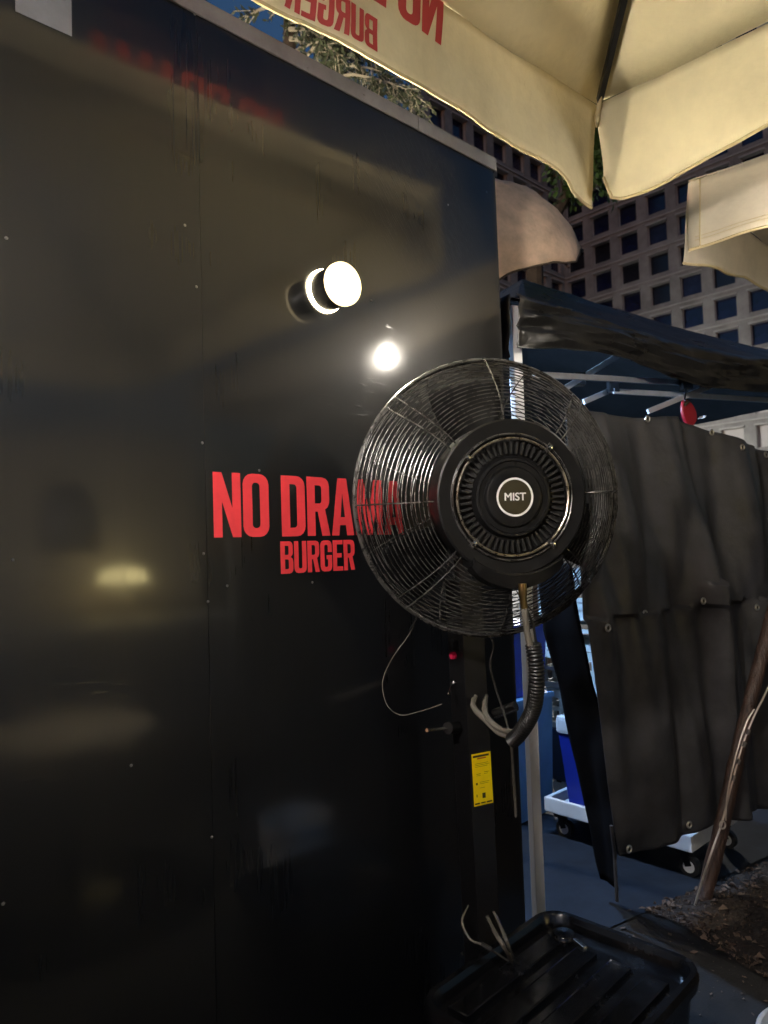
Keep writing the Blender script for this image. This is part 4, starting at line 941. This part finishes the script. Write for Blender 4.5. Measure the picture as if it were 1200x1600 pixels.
part('handle', MB().tube([bkt + V((.15 * math.cos(q), .15 * math.sin(q) * .4 - .06, zr - .02 - .10 * math.sin(q))) for q in [math.pi * k / 16 for k in range(17)]], .0028, 6), M['screw'], bk)

# ================================================================== PLACE BEHIND THE CAMERA (mirrored in the wall), with added fill lamps
fl = V((1.40, 2.04, 2.42))
flo = thing('pendant_lamp', 'bare warm pendant bulb hung from the right parasol, mirrored in the wall', 'lamp', fl)
part('bulb', MB().lathe([(0, -.045), (.026, -.036), (.042, -.012), (.042, .015), (.028, .042), (.016, .06), (.016, .075)], fl, n=24), M['floodglow'], flo)
part('socket', MB().lathe([(.018, .07), (.02, .11), (.01, .12), (0, .12)], fl, n=16), M['blackplastic'], flo)
part('cord', MB().tube([fl + V((0, 0, .11)), fl + V((.01, 0, .3)), V((1.62, 2.10, zk + .02))], .003, 6), M['blackplastic'], flo)
pl = V((-.60, .10, 2.16))
plo = thing('parasol_lantern', 'warm drum lantern hanging under the big parasol left of the viewer', 'lamp', pl)  # added general fill light for wall, lettering and valances, out of view
part('drum', MB().lathe([(.0, 0), (.10, 0), (.10, .06), (.0, .06)], pl, n=32), M['drumglow'], plo)
part('bottom_plate', MB().lathe([(0, -.012), (.12, -.012), (.125, -.004), (.0, -.004)], pl, n=40), M['blackmetal'], plo)
part('shade', MB().lathe([(.01, .066), (.195, .062), (.20, .066), (.11, .10), (.01, .11)], pl, n=40), M['blackmetal'], plo)
part('hanging_rod', MB().tube([pl + V((0, 0, .10)), pl + V((0, 0, .98))], .010, 8), M['blackmetal'], plo)
def cafe_table(x, y, label):
    t = thing('cafe_table', label, 'table', (x, y, 0), 'round cafe tables')
    part('table_top', MB().lathe([(0, .75), (.34, .75), (.345, .745), (.345, .728), (.33, .722), (0, .722)], (x, y, 0), n=48), M['cream2'], t)
    part('post', MB().tube([(x, y, .02), (x, y, .73)], .03, 12), M['blackmetal'], t); part('foot', MB().lathe([(0, .03), (.2, .018), (.21, 0)], (x, y, 0), n=32), M['blackmetal'], t)
cafe_table(1.02, .62, 'round pale cafe table mirrored faintly low in the black wall')
pp = V((1.02, .62, 1.72)); ppt = thing('shaded_pendant', 'black dome pendant hanging low over the near cafe table', 'lamp', pp)  # added lamp, brightens the table top for its mirror image in the wall
part('shade', MB().lathe([(.13, -.20), (.12, -.02), (.08, .09), (.02, .11), (.018, .10), (.075, .08), (.115, -.02), (.125, -.20)], pp, n=32), M['blackmetal'], ppt)
part('bulb', MB().lathe([(0, .0), (.025, .012), (.03, .035), (.018, .065), (0, .08)], pp, n=16), M['tablebulb'], ppt)
part('cord', MB().tube([pp + V((0, 0, .11)), pp + V((0, 0, 1.45))], .004, 6), M['blackplastic'], ppt)
sp = V((3.72, -.45, 0)); SM = Matrix((WU, -WN, V((0, 0, 1)))).transposed()
st = thing('market_stall', 'pale market stall across the path, mirrored softly in the black wall', 'stall', sp)
part('back_panel', MB().sheet(lambda a, b: sp + WU * (-1.1 + 2.2 * a) + WN * (.6 + .02 * noise.noise(V((a * 9, b * 3, 1)))) + V((0, 0, 1.0 + 1.6 * b)), 40, 12), M['cream2'], st, thick=.003)
part('counter_front', MB().box(sp + V((0, 0, .45)), (2.2, .04, .9), SM), M['navy'], st); part('counter_top', MB().box(sp + WN * .2 + V((0, 0, .93)), (2.3, .55, .05), SM, bev=.008), M['white'], st)
part('awning', MB().sheet(lambda a, b: sp + WU * (-1.2 + 2.4 * a) + WN * (.65 - 1.1 * b) + V((0, 0, 2.68 - .22 * b - .02 * math.sin(math.pi * b))), 20, 10), M['cream2'], st, thick=.003)
for sx in (-1.12, 1.12):
    for sy in (-.02, .62): part('post', MB().bar(sp + WU * sx + WN * sy + V((0, 0, 0)), sp + WU * sx + WN * sy + V((0, 0, 2.55)), .04), M['alu'], st)
for k, sx in enumerate((.17,)):
    b_ = sp + WU * sx + WN * .15 + V((0, 0, .957)); tlo = thing('table_lamp', 'yellow glowing table lamp on the stall counter, mirrored left of the lettering', 'lamp', b_)
    part('stem', MB().tube([b_, b_ + V((0, 0, .36))], .012, 10).lathe([(0, .02), (.08, .014), (.085, 0)], b_, n=24), M['brass'], tlo)
    part('lamp_shade', MB().lathe([(.21, .31), (.17, .42), (.03, .44)], b_, n=28), M['shadeglow'], tlo)
